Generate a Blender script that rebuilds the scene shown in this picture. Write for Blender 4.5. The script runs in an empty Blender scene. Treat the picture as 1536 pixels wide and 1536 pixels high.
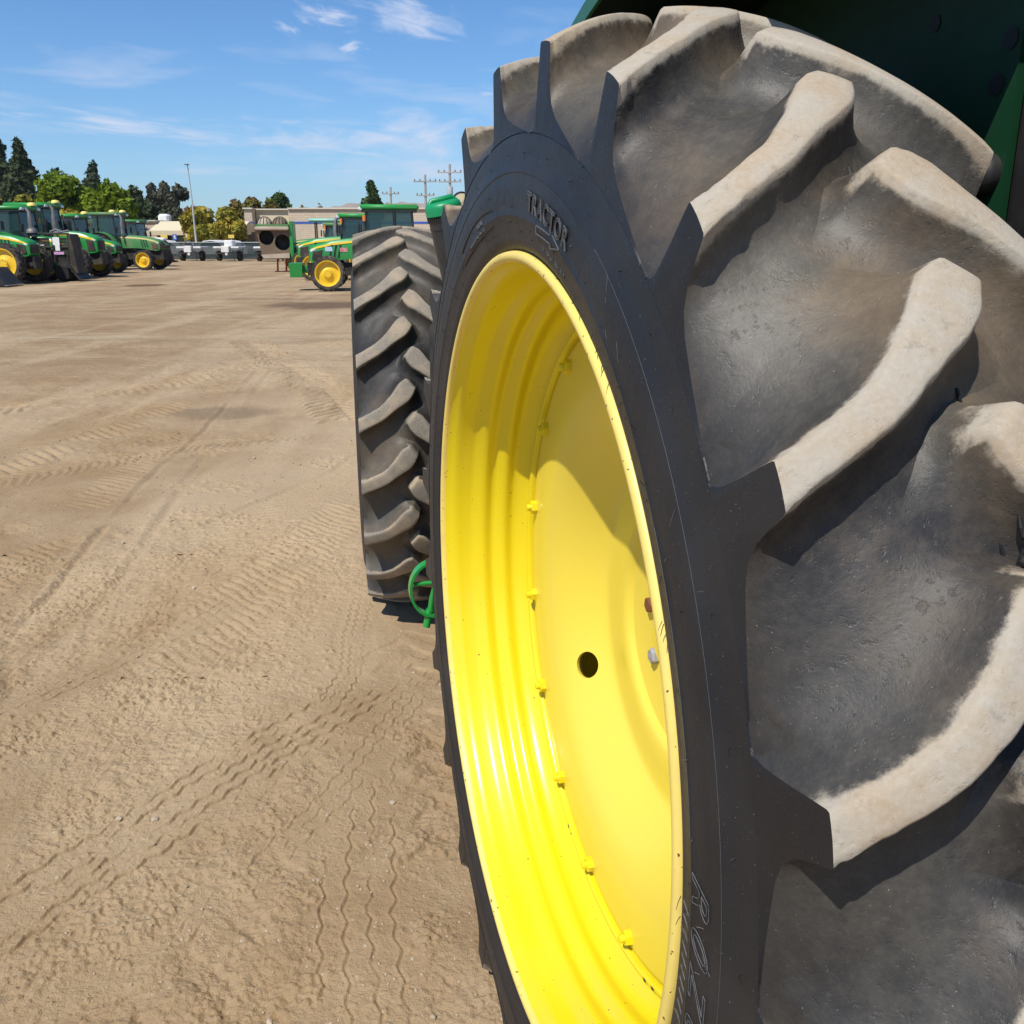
import bpy, bmesh, math, random
import numpy as np
from mathutils import Vector, Matrix
random.seed(7)
RNG = np.random.RandomState(11)
SC = bpy.context.scene
COL = SC.collection
R = math.radians
PI = math.pi

# ---------------------------------------------------------------- camera, sky, sun, exposure
CAM_H = 1.49
PITCH = 16.48
cam_data = bpy.data.cameras.new("camera")
cam_data.sensor_fit = 'HORIZONTAL'
cam_data.sensor_width = 36.0
cam_data.lens = 36.0 * 1380.0 / 1536.0
cam_data.clip_start = 0.05
cam_data.clip_end = 20000.0
cam = bpy.data.objects.new("camera", cam_data)
cam.location = (0, 0, CAM_H)
cam.rotation_euler = (R(90 - PITCH), 0, 0)
COL.objects.link(cam)
SC.camera = cam

# direction towards the sun (world): from the left, a little behind the camera, high
SUN_EL = R(54.2)
SUN_AZ_VEC = Vector((-0.3155, -0.492, 0)).normalized()
SUN_DIR = Vector((SUN_AZ_VEC.x * math.cos(SUN_EL), SUN_AZ_VEC.y * math.cos(SUN_EL), math.sin(SUN_EL)))

world = bpy.data.worlds.new("World")
SC.world = world
world.use_nodes = True
wn = world.node_tree
wn.nodes.clear()
def WN(t, **k):
    n = wn.nodes.new(t)
    for a, b in k.items(): setattr(n, a, b)
    return n
w_out = WN('ShaderNodeOutputWorld'); w_bg = WN('ShaderNodeBackground')
w_sky = WN('ShaderNodeTexSky', sky_type='NISHITA', sun_disc=False)
w_sky.sun_elevation = SUN_EL
w_sky.sun_rotation = math.atan2(SUN_AZ_VEC.x, SUN_AZ_VEC.y)
w_sky.air_density = 1.0; w_sky.dust_density = 0.25; w_sky.ozone_density = 3.0
w_co = WN('ShaderNodeTexCoord')
w_sep = WN('ShaderNodeSeparateXYZ')
wn.links.new(w_co.outputs['Generated'], w_sep.inputs[0])
# clouds on a flat layer: project the direction on to a plane high above the yard
w_mx = WN('ShaderNodeMath', operation='MAXIMUM'); w_mx.inputs[1].default_value = 0.07
wn.links.new(w_sep.outputs['Z'], w_mx.inputs[0])
w_dx = WN('ShaderNodeMath', operation='DIVIDE'); w_dy = WN('ShaderNodeMath', operation='DIVIDE')
wn.links.new(w_sep.outputs['X'], w_dx.inputs[0]); wn.links.new(w_mx.outputs[0], w_dx.inputs[1])
wn.links.new(w_sep.outputs['Y'], w_dy.inputs[0]); wn.links.new(w_mx.outputs[0], w_dy.inputs[1])
w_cmb = WN('ShaderNodeCombineXYZ')
wn.links.new(w_dx.outputs[0], w_cmb.inputs[0]); wn.links.new(w_dy.outputs[0], w_cmb.inputs[1])
w_map = WN('ShaderNodeMapping'); w_map.inputs['Location'].default_value = (3.1, 7.7, 0)
w_map.inputs['Scale'].default_value = (0.85, 0.62, 1)
wn.links.new(w_cmb.outputs[0], w_map.inputs[0])
w_n1 = WN('ShaderNodeTexNoise'); w_n1.inputs['Scale'].default_value = 1.0
w_n1.inputs['Detail'].default_value = 5; w_n1.inputs['Roughness'].default_value = 0.56; w_n1.inputs['Distortion'].default_value = 0.35
wn.links.new(w_map.outputs[0], w_n1.inputs['Vector'])
w_rp = WN('ShaderNodeValToRGB')
w_rp.color_ramp.elements[0].position = 0.53; w_rp.color_ramp.elements[0].color = (0, 0, 0, 1)
w_rp.color_ramp.elements[1].position = 0.80; w_rp.color_ramp.elements[1].color = (1, 1, 1, 1)
wn.links.new(w_n1.outputs['Fac'], w_rp.inputs[0])
w_fd = WN('ShaderNodeMapRange', interpolation_type='SMOOTHSTEP')
w_fd.inputs['From Min'].default_value = 0.03; w_fd.inputs['From Max'].default_value = 0.14
w_fd.inputs['To Min'].default_value = 0.0; w_fd.inputs['To Max'].default_value = 0.55
wn.links.new(w_sep.outputs['Z'], w_fd.inputs['Value'])
w_fac = WN('ShaderNodeMath', operation='MULTIPLY')
wn.links.new(w_rp.outputs[0], w_fac.inputs[0]); wn.links.new(w_fd.outputs[0], w_fac.inputs[1])
w_hs = WN('ShaderNodeMixRGB', blend_type='MULTIPLY')
w_hs.inputs['Fac'].default_value = 1.0
w_tint = WN('ShaderNodeValToRGB')       # deeper blue overhead, milky at the horizon
w_tint.color_ramp.elements[0].position = 0.0; w_tint.color_ramp.elements[0].color = (.60, .83, 1.08, 1)
w_tint.color_ramp.elements[1].position = .42; w_tint.color_ramp.elements[1].color = (.375, .665, .915, 1)
wn.links.new(w_sep.outputs['Z'], w_tint.inputs[0]); wn.links.new(w_tint.outputs[0], w_hs.inputs['Color2'])
wn.links.new(w_sky.outputs[0], w_hs.inputs['Color1'])
# the wisps seen ahead: patches in (x/y, z/y) of the view direction, broken up by noise
w_ay = WN('ShaderNodeMath', operation='ABSOLUTE'); wn.links.new(w_sep.outputs['Y'], w_ay.inputs[0])
w_my = WN('ShaderNodeMath', operation='MAXIMUM'); w_my.inputs[1].default_value = .05; wn.links.new(w_ay.outputs[0], w_my.inputs[0])
w_u = WN('ShaderNodeMath', operation='DIVIDE'); w_v = WN('ShaderNodeMath', operation='DIVIDE')
wn.links.new(w_sep.outputs['X'], w_u.inputs[0]); wn.links.new(w_my.outputs[0], w_u.inputs[1])
wn.links.new(w_sep.outputs['Z'], w_v.inputs[0]); wn.links.new(w_my.outputs[0], w_v.inputs[1])
w_uv = WN('ShaderNodeCombineXYZ'); wn.links.new(w_u.outputs[0], w_uv.inputs[0]); wn.links.new(w_v.outputs[0], w_uv.inputs[1])
def cloud_patch(u, v, ru, rv, tilt, amount, nscale, prev):
    mp = WN('ShaderNodeMapping', vector_type='TEXTURE')
    mp.inputs['Location'].default_value = (u, v, 0); mp.inputs['Rotation'].default_value = (0, 0, tilt); mp.inputs['Scale'].default_value = (ru, rv, 1)
    wn.links.new(w_uv.outputs[0], mp.inputs[0])
    ln = WN('ShaderNodeVectorMath', operation='LENGTH'); wn.links.new(mp.outputs[0], ln.inputs[0])
    no = WN('ShaderNodeTexNoise'); no.inputs['Scale'].default_value = nscale; no.inputs['Detail'].default_value = 5; no.inputs['Roughness'].default_value = .6; no.inputs['Distortion'].default_value = .5
    of = WN('ShaderNodeVectorMath', operation='ADD'); of.inputs[1].default_value = (u * 31, v * 47, 3.3); wn.links.new(mp.outputs[0], of.inputs[0])
    wn.links.new(of.outputs[0], no.inputs['Vector'])
    k = WN('ShaderNodeMath', operation='MULTIPLY_ADD'); k.inputs[1].default_value = 2.6; k.inputs[2].default_value = -1.3; wn.links.new(no.outputs['Fac'], k.inputs[0])
    s = WN('ShaderNodeMath', operation='SUBTRACT'); wn.links.new(k.outputs[0], s.inputs[0]); wn.links.new(ln.outputs['Value'], s.inputs[1])
    r = WN('ShaderNodeMapRange', interpolation_type='SMOOTHSTEP'); r.inputs['From Min'].default_value = -.85; r.inputs['From Max'].default_value = .45; r.inputs['To Max'].default_value = min(.92, amount * 1.35)
    wn.links.new(s.outputs[0], r.inputs['Value'])
    if prev is None: return r.outputs[0]
    m = WN('ShaderNodeMath', operation='MAXIMUM'); wn.links.new(prev, m.inputs[0]); wn.links.new(r.outputs[0], m.inputs[1])
    return m.outputs[0]
def sky_uv(px, py):
    b_ = (768 - py) / 1380.0; p_ = R(PITCH); dy = math.cos(p_) + b_ * math.sin(p_)
    return (px - 768) / 1380.0 / dy, (-math.sin(p_) + b_ * math.cos(p_)) / dy
cl = w_fac.outputs[0]
for (px, py, wx, wy, tilt, am, ns) in ((490, 24, 48, 18, -8, .75, 1.3), (620, 24, 125, 34, -14, .60, 1.9), (527, 72, 24, 11, 8, .6, 1.3), (430, 43, 26, 10, -25, .4, 1.5),
                                       (205, 190, 210, 22, -7, .66, 2.2), (450, 212, 150, 34, -4, .62, 1.8), (590, 205, 160, 50, 2, .70, 1.9),
                                       (300, 256, 110, 12, -3, .40, 2.0), (650, 262, 230, 52, 0, .72, 1.4), (735, 140, 40, 14, 0, .4, 1.4)):
    u_, v_ = sky_uv(px, py)
    cl = cloud_patch(u_, v_, wx / 1380.0, wy / 1380.0, R(tilt), am, ns, cl)
w_mix = WN('ShaderNodeMixRGB')
w_mix.inputs['Color2'].default_value = (5.6, 6.0, 7.2, 1)
wn.links.new(cl, w_mix.inputs['Fac'])
wn.links.new(w_hs.outputs[0], w_mix.inputs['Color1'])
wn.links.new(w_mix.outputs[0], w_bg.inputs['Color'])
w_bg.inputs['Strength'].default_value = 0.118
wn.links.new(w_bg.outputs[0], w_out.inputs[0])

sun_data = bpy.data.lights.new("sun", 'SUN')
sun_data.energy = 4.6
sun_data.angle = R(0.53)
sun_data.color = (1.0, 0.95, 0.87)
sun = bpy.data.objects.new("sun", sun_data)
sun.rotation_euler = SUN_DIR.to_track_quat('Z', 'Y').to_euler()
sun.location = (-20, -10, 30)
COL.objects.link(sun)

SC.view_settings.view_transform = 'Standard'
SC.view_settings.look = 'None'
SC.view_settings.exposure = 0.18
SC.view_settings.gamma = 1.0
SC.view_settings.use_curve_mapping = False
SC.cycles.max_bounces = 6

# ---------------------------------------------------------------- helpers
def tag(o, label=None, cat=None, group=None, kind=None):
    if label: o['label'] = label
    if cat: o['category'] = cat
    if group: o['group'] = group
    if kind: o['kind'] = kind
    return o

def empty(name, loc=(0, 0, 0), rz=0.0, label=None, cat=None, group=None):
    o = bpy.data.objects.new(name, None)
    o.empty_display_size = 0.3
    COL.objects.link(o)
    o.location = loc; o.rotation_euler = (0, 0, rz)
    return tag(o, label, cat, group)

def link_mesh(name, me, parent=None, loc=None, rot=None, scale=None):
    o = bpy.data.objects.new(name, me)
    COL.objects.link(o)
    if parent is not None: o.parent = parent
    if loc is not None: o.location = loc
    if rot is not None: o.rotation_euler = rot
    if scale is not None: o.scale = scale
    return o

def children(o):
    return [c for c in bpy.data.objects if c.parent == o]

def copy_tree(o, parent=None, kids=None):
    c = o.copy(); COL.objects.link(c); c.parent = parent
    for ch in list(o.children):
        d = ch.copy(); COL.objects.link(d); d.parent = c
        for g in list(ch.children):
            e = g.copy(); COL.objects.link(e); e.parent = d
    return c

class MB:
    """collects simple shapes, builds ONE mesh"""
    def __init__(s): s.v = []; s.f = []
    def add(s, vs, fs):
        k = len(s.v); s.v += [tuple(p) for p in vs]; s.f += [tuple(i + k for i in f) for f in fs]
        return s
    def box(s, c, d, rz=0.0, rx=0.0, ry=0.0, taper=1.0, bev=0.0):
        M = Matrix.Translation(c) @ Matrix.Rotation(rz, 4, 'Z') @ Matrix.Rotation(ry, 4, 'Y') @ Matrix.Rotation(rx, 4, 'X')
        hx, hy, hz = d[0] / 2, d[1] / 2, d[2] / 2
        if bev > 0:
            b = min(bev, hx * .9, hy * .9, hz * .9)
            vs = []; idx = {}
            for sx in (-1, 1):
                for sy in (-1, 1):
                    for sz in (-1, 1):
                        for ax in range(3):
                            p = [sx * hx, sy * hy, sz * hz]
                            for q in range(3):
                                if q != ax: p[q] -= b * (sx, sy, sz)[q]
                            t = taper if sz > 0 else 1
                            idx[(sx, sy, sz, ax)] = len(vs); vs.append(M @ Vector((p[0] * t, p[1] * t, p[2])))
            fs = []
            for ax in range(3):
                o1, o2 = [q for q in range(3) if q != ax]
                for sg in (-1, 1):
                    ring = []
                    for (a, c2) in ((-1, -1), (1, -1), (1, 1), (-1, 1)):
                        sgn = [0, 0, 0]; sgn[ax] = sg; sgn[o1] = a; sgn[o2] = c2
                        ring.append(idx[(sgn[0], sgn[1], sgn[2], ax)])
                    # right-handed for axes (y,z),(z,x)->note o1,o2 order for ax=1 is x,z
                    flip = (sg < 0) ^ (ax == 1)
                    fs.append(tuple(ring[::-1] if flip else ring))
            # edge faces
            for ax in range(3):
                o1, o2 = [q for q in range(3) if q != ax]
                for a in (-1, 1):
                    for c2 in (-1, 1):
                        q4 = []
                        for (e, face) in ((-1, o1), (-1, o2), (1, o2), (1, o1)):
                            sgn = [0, 0, 0]; sgn[ax] = e; sgn[o1] = a; sgn[o2] = c2
                            q4.append(idx[(sgn[0], sgn[1], sgn[2], face)])
                        flip = (a * c2 < 0) ^ (ax == 1)
                        fs.append(tuple(q4 if not flip else q4[::-1]))
            for sx in (-1, 1):
                for sy in (-1, 1):
                    for sz in (-1, 1):
                        t3 = [idx[(sx, sy, sz, q)] for q in range(3)]
                        fs.append(tuple(t3 if sx * sy * sz > 0 else t3[::-1]))
            return s.add(vs, fs)
        vs = []
        for z in (-1, 1):
            t = taper if z > 0 else 1
            for (x, y) in ((-1, -1), (1, -1), (1, 1), (-1, 1)):
                vs.append(M @ Vector((x * hx * t, y * hy * t, z * hz)))
        return s.add(vs, [(3, 2, 1, 0), (4, 5, 6, 7), (0, 1, 5, 4), (1, 2, 6, 5), (2, 3, 7, 6), (3, 0, 4, 7)])
    def tube(s, pts, r, n=8, cap=True):
        pts = [Vector(p) for p in pts]
        rr = r if isinstance(r, (list, tuple)) else [r] * len(pts)
        k0 = len(s.v); ref = None
        for i, p in enumerate(pts):
            a = pts[max(i - 1, 0)]; b = pts[min(i + 1, len(pts) - 1)]
            t = (b - a).normalized()
            if ref is None:
                ref = Vector((0, 0, 1)) if abs(t.z) < .9 else Vector((1, 0, 0))
            u = (ref - t * ref.dot(t)).normalized(); ref = u
            w = t.cross(u)
            for j in range(n):
                an = 2 * PI * j / n
                s.v.append(tuple(p + (u * math.cos(an) + w * math.sin(an)) * rr[i]))
        for i in range(len(pts) - 1):
            for j in range(n):
                j2 = (j + 1) % n
                s.f.append((k0 + i * n + j, k0 + i * n + j2, k0 + (i + 1) * n + j2, k0 + (i + 1) * n + j))
        if cap:
            s.f.append(tuple(k0 + j for j in range(n))[::-1])
            e = k0 + (len(pts) - 1) * n
            s.f.append(tuple(e + j for j in range(n)))
        return s
    def lathe(s, prof, n=32, c=(0, 0, 0), axis='Y', a0=0.0, a1=None, cap0=False, cap1=False):
        """prof: list of (radius, offset along axis)"""
        full = a1 is None
        m = n if full else n + 1
        k0 = len(s.v)
        for (r, w) in prof:
            for j in range(m):
                an = a0 + (2 * PI if full else (a1 - a0)) * j / n
                x, z = r * math.sin(an), r * math.cos(an)
                if axis == 'Y': p = (x, w, z)
                elif axis == 'Z': p = (z, x, w)
                else: p = (w, z, x)
                s.v.append((p[0] + c[0], p[1] + c[1], p[2] + c[2]))
        for i in range(len(prof) - 1):
            for j in range(n):
                j2 = (j + 1) % m if full else j + 1
                s.f.append((k0 + i * m + j, k0 + i * m + j2, k0 + (i + 1) * m + j2, k0 + (i + 1) * m + j))
        if cap0: s.f.append(tuple(k0 + j for j in range(m))[::-1])
        if cap1: s.f.append(tuple(k0 + (len(prof) - 1) * m + j for j in range(m)))
        return s
    def prism(s, poly, y0, y1, M=None, bev=0):
        """polygon in x,z extruded along y"""
        n = len(poly); vs = [(p[0], y0, p[1]) for p in poly] + [(p[0], y1, p[1]) for p in poly]
        if M is not None: vs = [M @ Vector(p) for p in vs]
        area = sum(poly[i][0] * poly[(i + 1) % n][1] - poly[(i + 1) % n][0] * poly[i][1] for i in range(n))
        f = [tuple(range(n)), tuple(range(n, 2 * n))[::-1]] + [(i, i + n, (i + 1) % n + n, (i + 1) % n) for i in range(n)]
        if (area < 0) ^ (y1 < y0): f = [q[::-1] for q in f]
        return s.add(vs, f)
    def build(s, name, mat, parent=None, smooth=None, loc=None, rot=None, fix=False):
        me = bpy.data.meshes.new(name)
        me.from_pydata(s.v, [], s.f)
        if fix:
            bm = bmesh.new(); bm.from_mesh(me); bmesh.ops.recalc_face_normals(bm, faces=bm.faces[:]); bm.to_mesh(me); bm.free()
        me.materials.append(mat)
        me.update()
        if smooth is not None:
            me.polygons.foreach_set('use_smooth', np.ones(len(me.polygons), bool))
            me.set_sharp_from_angle(angle=R(smooth))
        return link_mesh(name, me, parent, loc, rot)

# ---------------------------------------------------------------- materials
def new_mat(name):
    m = bpy.data.materials.new(name); m.use_nodes = True
    nt = m.node_tree
    return m, nt, nt.nodes['Principled BSDF']
def nd(nt, t, ins=None, **k):
    n = nt.nodes.new(t)
    for a, b in k.items(): setattr(n, a, b)
    if ins:
        for a, b in ins.items():
            if hasattr(b, 'links') or isinstance(b, bpy.types.NodeSocket): nt.links.new(b, n.inputs[a])
            else: n.inputs[a].default_value = b
    return n
def c4(c): return (c[0], c[1], c[2], 1)
def mixc(nt, f, a, b, mode='MIX'):
    n = nt.nodes.new('ShaderNodeMixRGB'); n.blend_type = mode
    for key, val in (('Fac', f), ('Color1', a), ('Color2', b)):
        if isinstance(val, bpy.types.NodeSocket): nt.links.new(val, n.inputs[key])
        elif key == 'Fac': n.inputs[key].default_value = val
        else: n.inputs[key].default_value = c4(val)
    return n.outputs[0]
def ramp(nt, f, p0, p1, v0=0.0, v1=1.0):
    n = nt.nodes.new('ShaderNodeMapRange'); n.interpolation_type = 'SMOOTHSTEP'
    n.inputs['From Min'].default_value = p0; n.inputs['From Max'].default_value = p1
    n.inputs['To Min'].default_value = v0; n.inputs['To Max'].default_value = v1
    nt.links.new(f, n.inputs['Value']); return n.outputs[0]
def mth(nt, op, a, b=0.0):
    n = nt.nodes.new('ShaderNodeMath'); n.operation = op
    for i, v in enumerate((a, b)):
        if isinstance(v, bpy.types.NodeSocket): nt.links.new(v, n.inputs[i])
        else: n.inputs[i].default_value = v
    return n.outputs[0]
def noise(nt, vec, scale, detail=4, rough=0.55, dist=0.0):
    n = nt.nodes.new('ShaderNodeTexNoise')
    n.inputs['Scale'].default_value = scale; n.inputs['Detail'].default_value = detail
    n.inputs['Roughness'].default_value = rough; n.inputs['Distortion'].default_value = dist
    if vec is not None: nt.links.new(vec, n.inputs['Vector'])
    return n.outputs['Fac']
def bump(nt, h, strength, dist, normal=None):
    n = nt.nodes.new('ShaderNodeBump'); n.inputs['Strength'].default_value = strength; n.inputs['Distance'].default_value = dist
    nt.links.new(h, n.inputs['Height'])
    if normal is not None: nt.links.new(normal, n.inputs['Normal'])
    return n.outputs[0]
def pos(nt): return nt.nodes.new('ShaderNodeNewGeometry').outputs['Position']

def paint(name, col, rough=0.35, dirt=0.15, dirtcol=(.28, .22, .15), spec=0.5, nscale=6.0, coat=0.0, metal=0.0, grain=0.0, speck=0.0, speckcol=(.14, .05, .02)):
    m, nt, b = new_mat(name)
    p = pos(nt)
    n1 = noise(nt, p, nscale, 6, .6)
    n2 = noise(nt, p, nscale * 9, 4, .6)
    f = mth(nt, 'MULTIPLY', ramp(nt, n1, .42, .75), dirt * 1.4)
    f2 = mth(nt, 'ADD', f, mth(nt, 'MULTIPLY', ramp(nt, n2, .5, .8), dirt * .5))
    c = mixc(nt, f2, col, dirtcol)
    if speck > 0:
        n3 = noise(nt, p, 140, 2, .5)
        c = mixc(nt, ramp(nt, n3, .74 - speck * .1, .76 - speck * .1), c, speckcol)
    nt.links.new(c, b.inputs['Base Color'])
    rr = nd(nt, 'ShaderNodeMapRange', {'Value': n2, 'To Min': rough * .85, 'To Max': min(1, rough * 1.25)})
    nt.links.new(rr.outputs[0], b.inputs['Roughness'])
    b.inputs['Specular IOR Level'].default_value = spec
    b.inputs['Metallic'].default_value = metal
    if coat: b.inputs['Coat Weight'].default_value = coat; b.inputs['Coat Roughness'].default_value = .12
    if grain > 0:
        nt.links.new(bump(nt, noise(nt, p, 220, 3, .6), grain, .002), b.inputs['Normal'])
    return m

DUST = (.375, .335, .270)
def rubber(name, base=(.011, .012, .015), dustmul=1.0, rough=.55):
    m, nt, b = new_mat(name)
    p = pos(nt)
    at = nt.nodes.new('ShaderNodeAttribute'); at.attribute_name = 'dust'
    d = at.outputs['Fac']
    n1 = noise(nt, p, 6, 3, .5); n2 = noise(nt, p, 48, 7, .72, .1); n3 = noise(nt, p, 210, 3, .6)
    big = noise(nt, p, 2.6, 2, .5)
    # base rubber with a grey bloom
    base2 = mixc(nt, mth(nt, 'MULTIPLY', ramp(nt, n1, .40, .66), .7), base, (.022, .023, .026))
    # thin olive film on the floor between the bars, brown where soil has sat
    film = mixc(nt, ramp(nt, n1, .42, .62), (.125, .112, .090), (.175, .130, .082))
    film = mixc(nt, mth(nt, 'MULTIPLY', ramp(nt, n3, .42, .72), .35), film, (.20, .175, .14))
    ff_ = mth(nt, 'MULTIPLY', ramp(nt, d, .18, .62), mth(nt, 'MULTIPLY', dustmul, mth(nt, 'ADD', mth(nt, 'MULTIPLY', ramp(nt, big, .30, .66), .70), mth(nt, 'MULTIPLY', ramp(nt, n2, .34, .70), .20))))
    c = mixc(nt, ff_, base2, film)
    # pale dry soil on the worn tops, rubbed off in places
    pale = mixc(nt, ramp(nt, noise(nt, p, 13, 4, .6), .40, .68), DUST, (.37, .29, .20))
    pale = mixc(nt, mth(nt, 'MULTIPLY', ramp(nt, n3, .40, .7), .3), pale, (.46, .42, .36))
    pale = mixc(nt, mth(nt, 'MULTIPLY', ramp(nt, noise(nt, p, 85, 4, .7), .57, .70), .35), pale, (.17, .15, .125))
    tp = mth(nt, 'ADD', ramp(nt, d, .62, .93), mth(nt, 'MULTIPLY', mth(nt, 'SUBTRACT', n2, .5), 1.45))
    f = mth(nt, 'MULTIPLY', ramp(nt, tp, .30, .85), mth(nt, 'MULTIPLY', ramp(nt, d, .55, .8), .55 + .42 * dustmul))
    c = mixc(nt, f, c, pale)
    # pale specks and splashes
    sp = ramp(nt, noise(nt, p, 520, 1, .4), .775, .80)
    c = mixc(nt, mth(nt, 'MULTIPLY', sp, .45), c, (.42, .38, .32))
    nt.links.new(c, b.inputs['Base Color'])
    r1 = mth(nt, 'ADD', rough - .05, mth(nt, 'MULTIPLY', f, .42))
    r2 = mth(nt, 'ADD', r1, mth(nt, 'MULTIPLY', mth(nt, 'SUBTRACT', n2, .5), .35))
    nt.links.new(nd(nt, 'ShaderNodeClamp', {'Value': r2, 'Min': .3, 'Max': .97}).outputs[0], b.inputs['Roughness'])
    b.inputs['Specular IOR Level'].default_value = .36
    pit = ramp(nt, noise(nt, p, 95, 4, .7), .56, .72)
    h = mth(nt, 'ADD', mth(nt, 'MULTIPLY', n2, .8), mth(nt, 'ADD', mth(nt, 'MULTIPLY', n3, .25), mth(nt, 'MULTIPLY', pit, -.5)))
    nt.links.new(bump(nt, h, .30, .0035), b.inputs['Normal'])
    return m

M = {}
M['yellow'] = paint('yellow_wheel_paint', (.73, .585, .008), .30, .07, (.50, .36, .08), .5, 5, coat=.25, speck=.05)
M['yellow_disc'] = paint('yellow_disc_paint', (.75, .585, .062), .30, .06, (.60, .45, .15), .5, 4, coat=.3)
M['yellow_lip'] = paint('yellow_lip_paint', (.78, .60, .15), .42, .12, (.35, .22, .10), .45, 18, speck=.5)
M['rust'] = paint('rusty_bolt', (.17, .062, .026), .8, .4, (.30, .13, .06), .3, 40)
M['galv'] = paint('grey_bolt', (.33, .34, .36), .5, .5, (.17, .07, .03), .5, 60)
M['rubber'] = rubber('tyre_rubber')
DUST = (.225, .198, .158)
M['rubber_front'] = rubber('front_tyre_rubber', (.016, .016, .017), .75, .6)
M['hair'] = paint('rubber_whisker', (.010, .010, .011), .5, .0)
M['mark'] = paint('moulded_mark', (.075, .078, .085), .45, .3, (.16, .15, .13), .5, 60)
M['chalk'] = paint('pale_mould_line', (.125, .125, .125), .7, .7, (.04, .04, .04), .3, 90)
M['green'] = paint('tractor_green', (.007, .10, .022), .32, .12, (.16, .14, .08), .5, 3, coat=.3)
M['fender_shade'] = paint('painted_underside_shade', (.0022, .014, .0050), .6, .3, (.010, .010, .008), .3, 4)  # near-black green: the deep shade under the fender put into a colour
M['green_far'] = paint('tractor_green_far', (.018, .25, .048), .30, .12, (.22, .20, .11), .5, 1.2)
M['green_faded'] = paint('tractor_green_faded', (.035, .20, .05), .5, .4, (.26, .24, .15), .4, .9)
M['green_bright'] = paint('green_bracket_paint', (.012, .27, .045), .28, .03, (.2, .2, .1), .5, 8, coat=.4)
M['green_cap'] = paint('green_cap_plastic', (.004, .26, .095), .38, .04, (.2, .25, .15), .5, 20)
M['black'] = paint('black_plastic', (.012, .012, .013), .5, .25, (.09, .08, .06), .5, 3)
M['black_tank'] = paint('black_tank_plastic', (.020, .022, .026), .42, .3, (.07, .065, .055), .5, 9, grain=.15)
M['dark'] = paint('dark_iron', (.022, .021, .020), .7, .5, (.10, .08, .055), .3, 2)
M['grille'] = paint('dark_grille', (.028, .023, .020), .65, .5, (.12, .085, .05), .4, 2)
M['grille_brown'] = paint('dusty_brown_grille', (.11, .065, .042), .75, .5, (.20, .13, .08), .3, 2)
M['stripe'] = paint('yellow_stripe', (.80, .56, .02), .4, .2, (.5, .4, .2), .5, 2)
M['stripe_faded'] = paint('faded_yellow_stripe', (.66, .58, .22), .5, .3, (.5, .42, .25), .4, 2)
M['steel'] = paint('grey_steel', (.30, .30, .30), .45, .4, (.16, .12, .08), .5, 2, metal=.6)
M['exhaust'] = paint('exhaust_steel', (.22, .22, .22), .5, .5, (.12, .07, .04), .5, 4, metal=.5)
M['white'] = paint('white_paint', (.72, .71, .68), .45, .25, (.35, .28, .2), .5, 2)
M['cream'] = paint('cream_plastic', (.62, .54, .36), .5, .2, (.4, .32, .2), .4, 6)
M['paper'] = paint('white_paper', (.75, .75, .74), .7, .1, (.5, .5, .5), .3, 3)
M['pink'] = paint('pink_label', (.55, .30, .52), .6, .2, (.6, .5, .55), .3, 5)
M['blue_sticker'] = paint('pale_blue_sticker', (.45, .58, .72), .5, .2, (.7, .7, .7), .4, 8)
M['red_sticker'] = paint('red_white_sticker', (.55, .16, .16), .5, .6, (.7, .62, .6), .4, 14)
M['orange'] = paint('orange_paint', (.60, .10, .02), .5, .3, (.3, .2, .12), .4, 3)
M['red'] = paint('red_stand_paint', (.45, .04, .02), .5, .3, (.3, .2, .12), .4, 3)
M['amber'] = paint('amber_lamp_lens', (.75, .20, .03), .25, .1)
M['dome'] = paint('yellow_receiver_dome', (.82, .66, .16), .45, .2, (.6, .5, .3))
M['lamp'] = paint('headlight_glass', (.62, .66, .70), .08, .05, (.3, .3, .3), .6)
M['teal'] = paint('teal_canopy_paint', (.20, .46, .38), .45, .3, (.5, .55, .48))
M['hopper'] = paint('dusty_brown_steel', (.15, .105, .068), .7, .6, (.25, .185, .12), .3, 1.5)
M['hopper_pale'] = paint('dusty_pale_steel', (.45, .37, .28), .7, .4, (.28, .22, .16), .3, 1.5)
M['mud'] = paint('muddy_rubber', (.16, .095, .055), .9, .6, (.24, .16, .10), .2, 3)
M['tyre_far'] = paint('dusty_tyre', (.035, .032, .030), .8, .6, (.15, .12, .085), .3, 4)
def glass(name, tint=(.02, .05, .05), rough=.05, alpha=.35):
    m, nt, b = new_mat(name)
    b.inputs['Base Color'].default_value = c4(tint)
    b.inputs['Roughness'].default_value = rough
    b.inputs['Specular IOR Level'].default_value = .9
    tr = nt.nodes.new('ShaderNodeBsdfTransparent'); tr.inputs[0].default_value = (.55, .75, .72, 1)
    mx = nt.nodes.new('ShaderNodeMixShader'); mx.inputs[0].default_value = 1 - alpha
    out = nt.nodes['Material Output']
    nt.links.new(tr.outputs[0], mx.inputs[1]); nt.links.new(b.outputs[0], mx.inputs[2])
    nt.links.new(mx.outputs[0], out.inputs[0])
    return m
M['glass'] = glass('cab_glass')
M['win'] = glass('window_glass', (.02, .025, .03), .06, .1)

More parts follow.
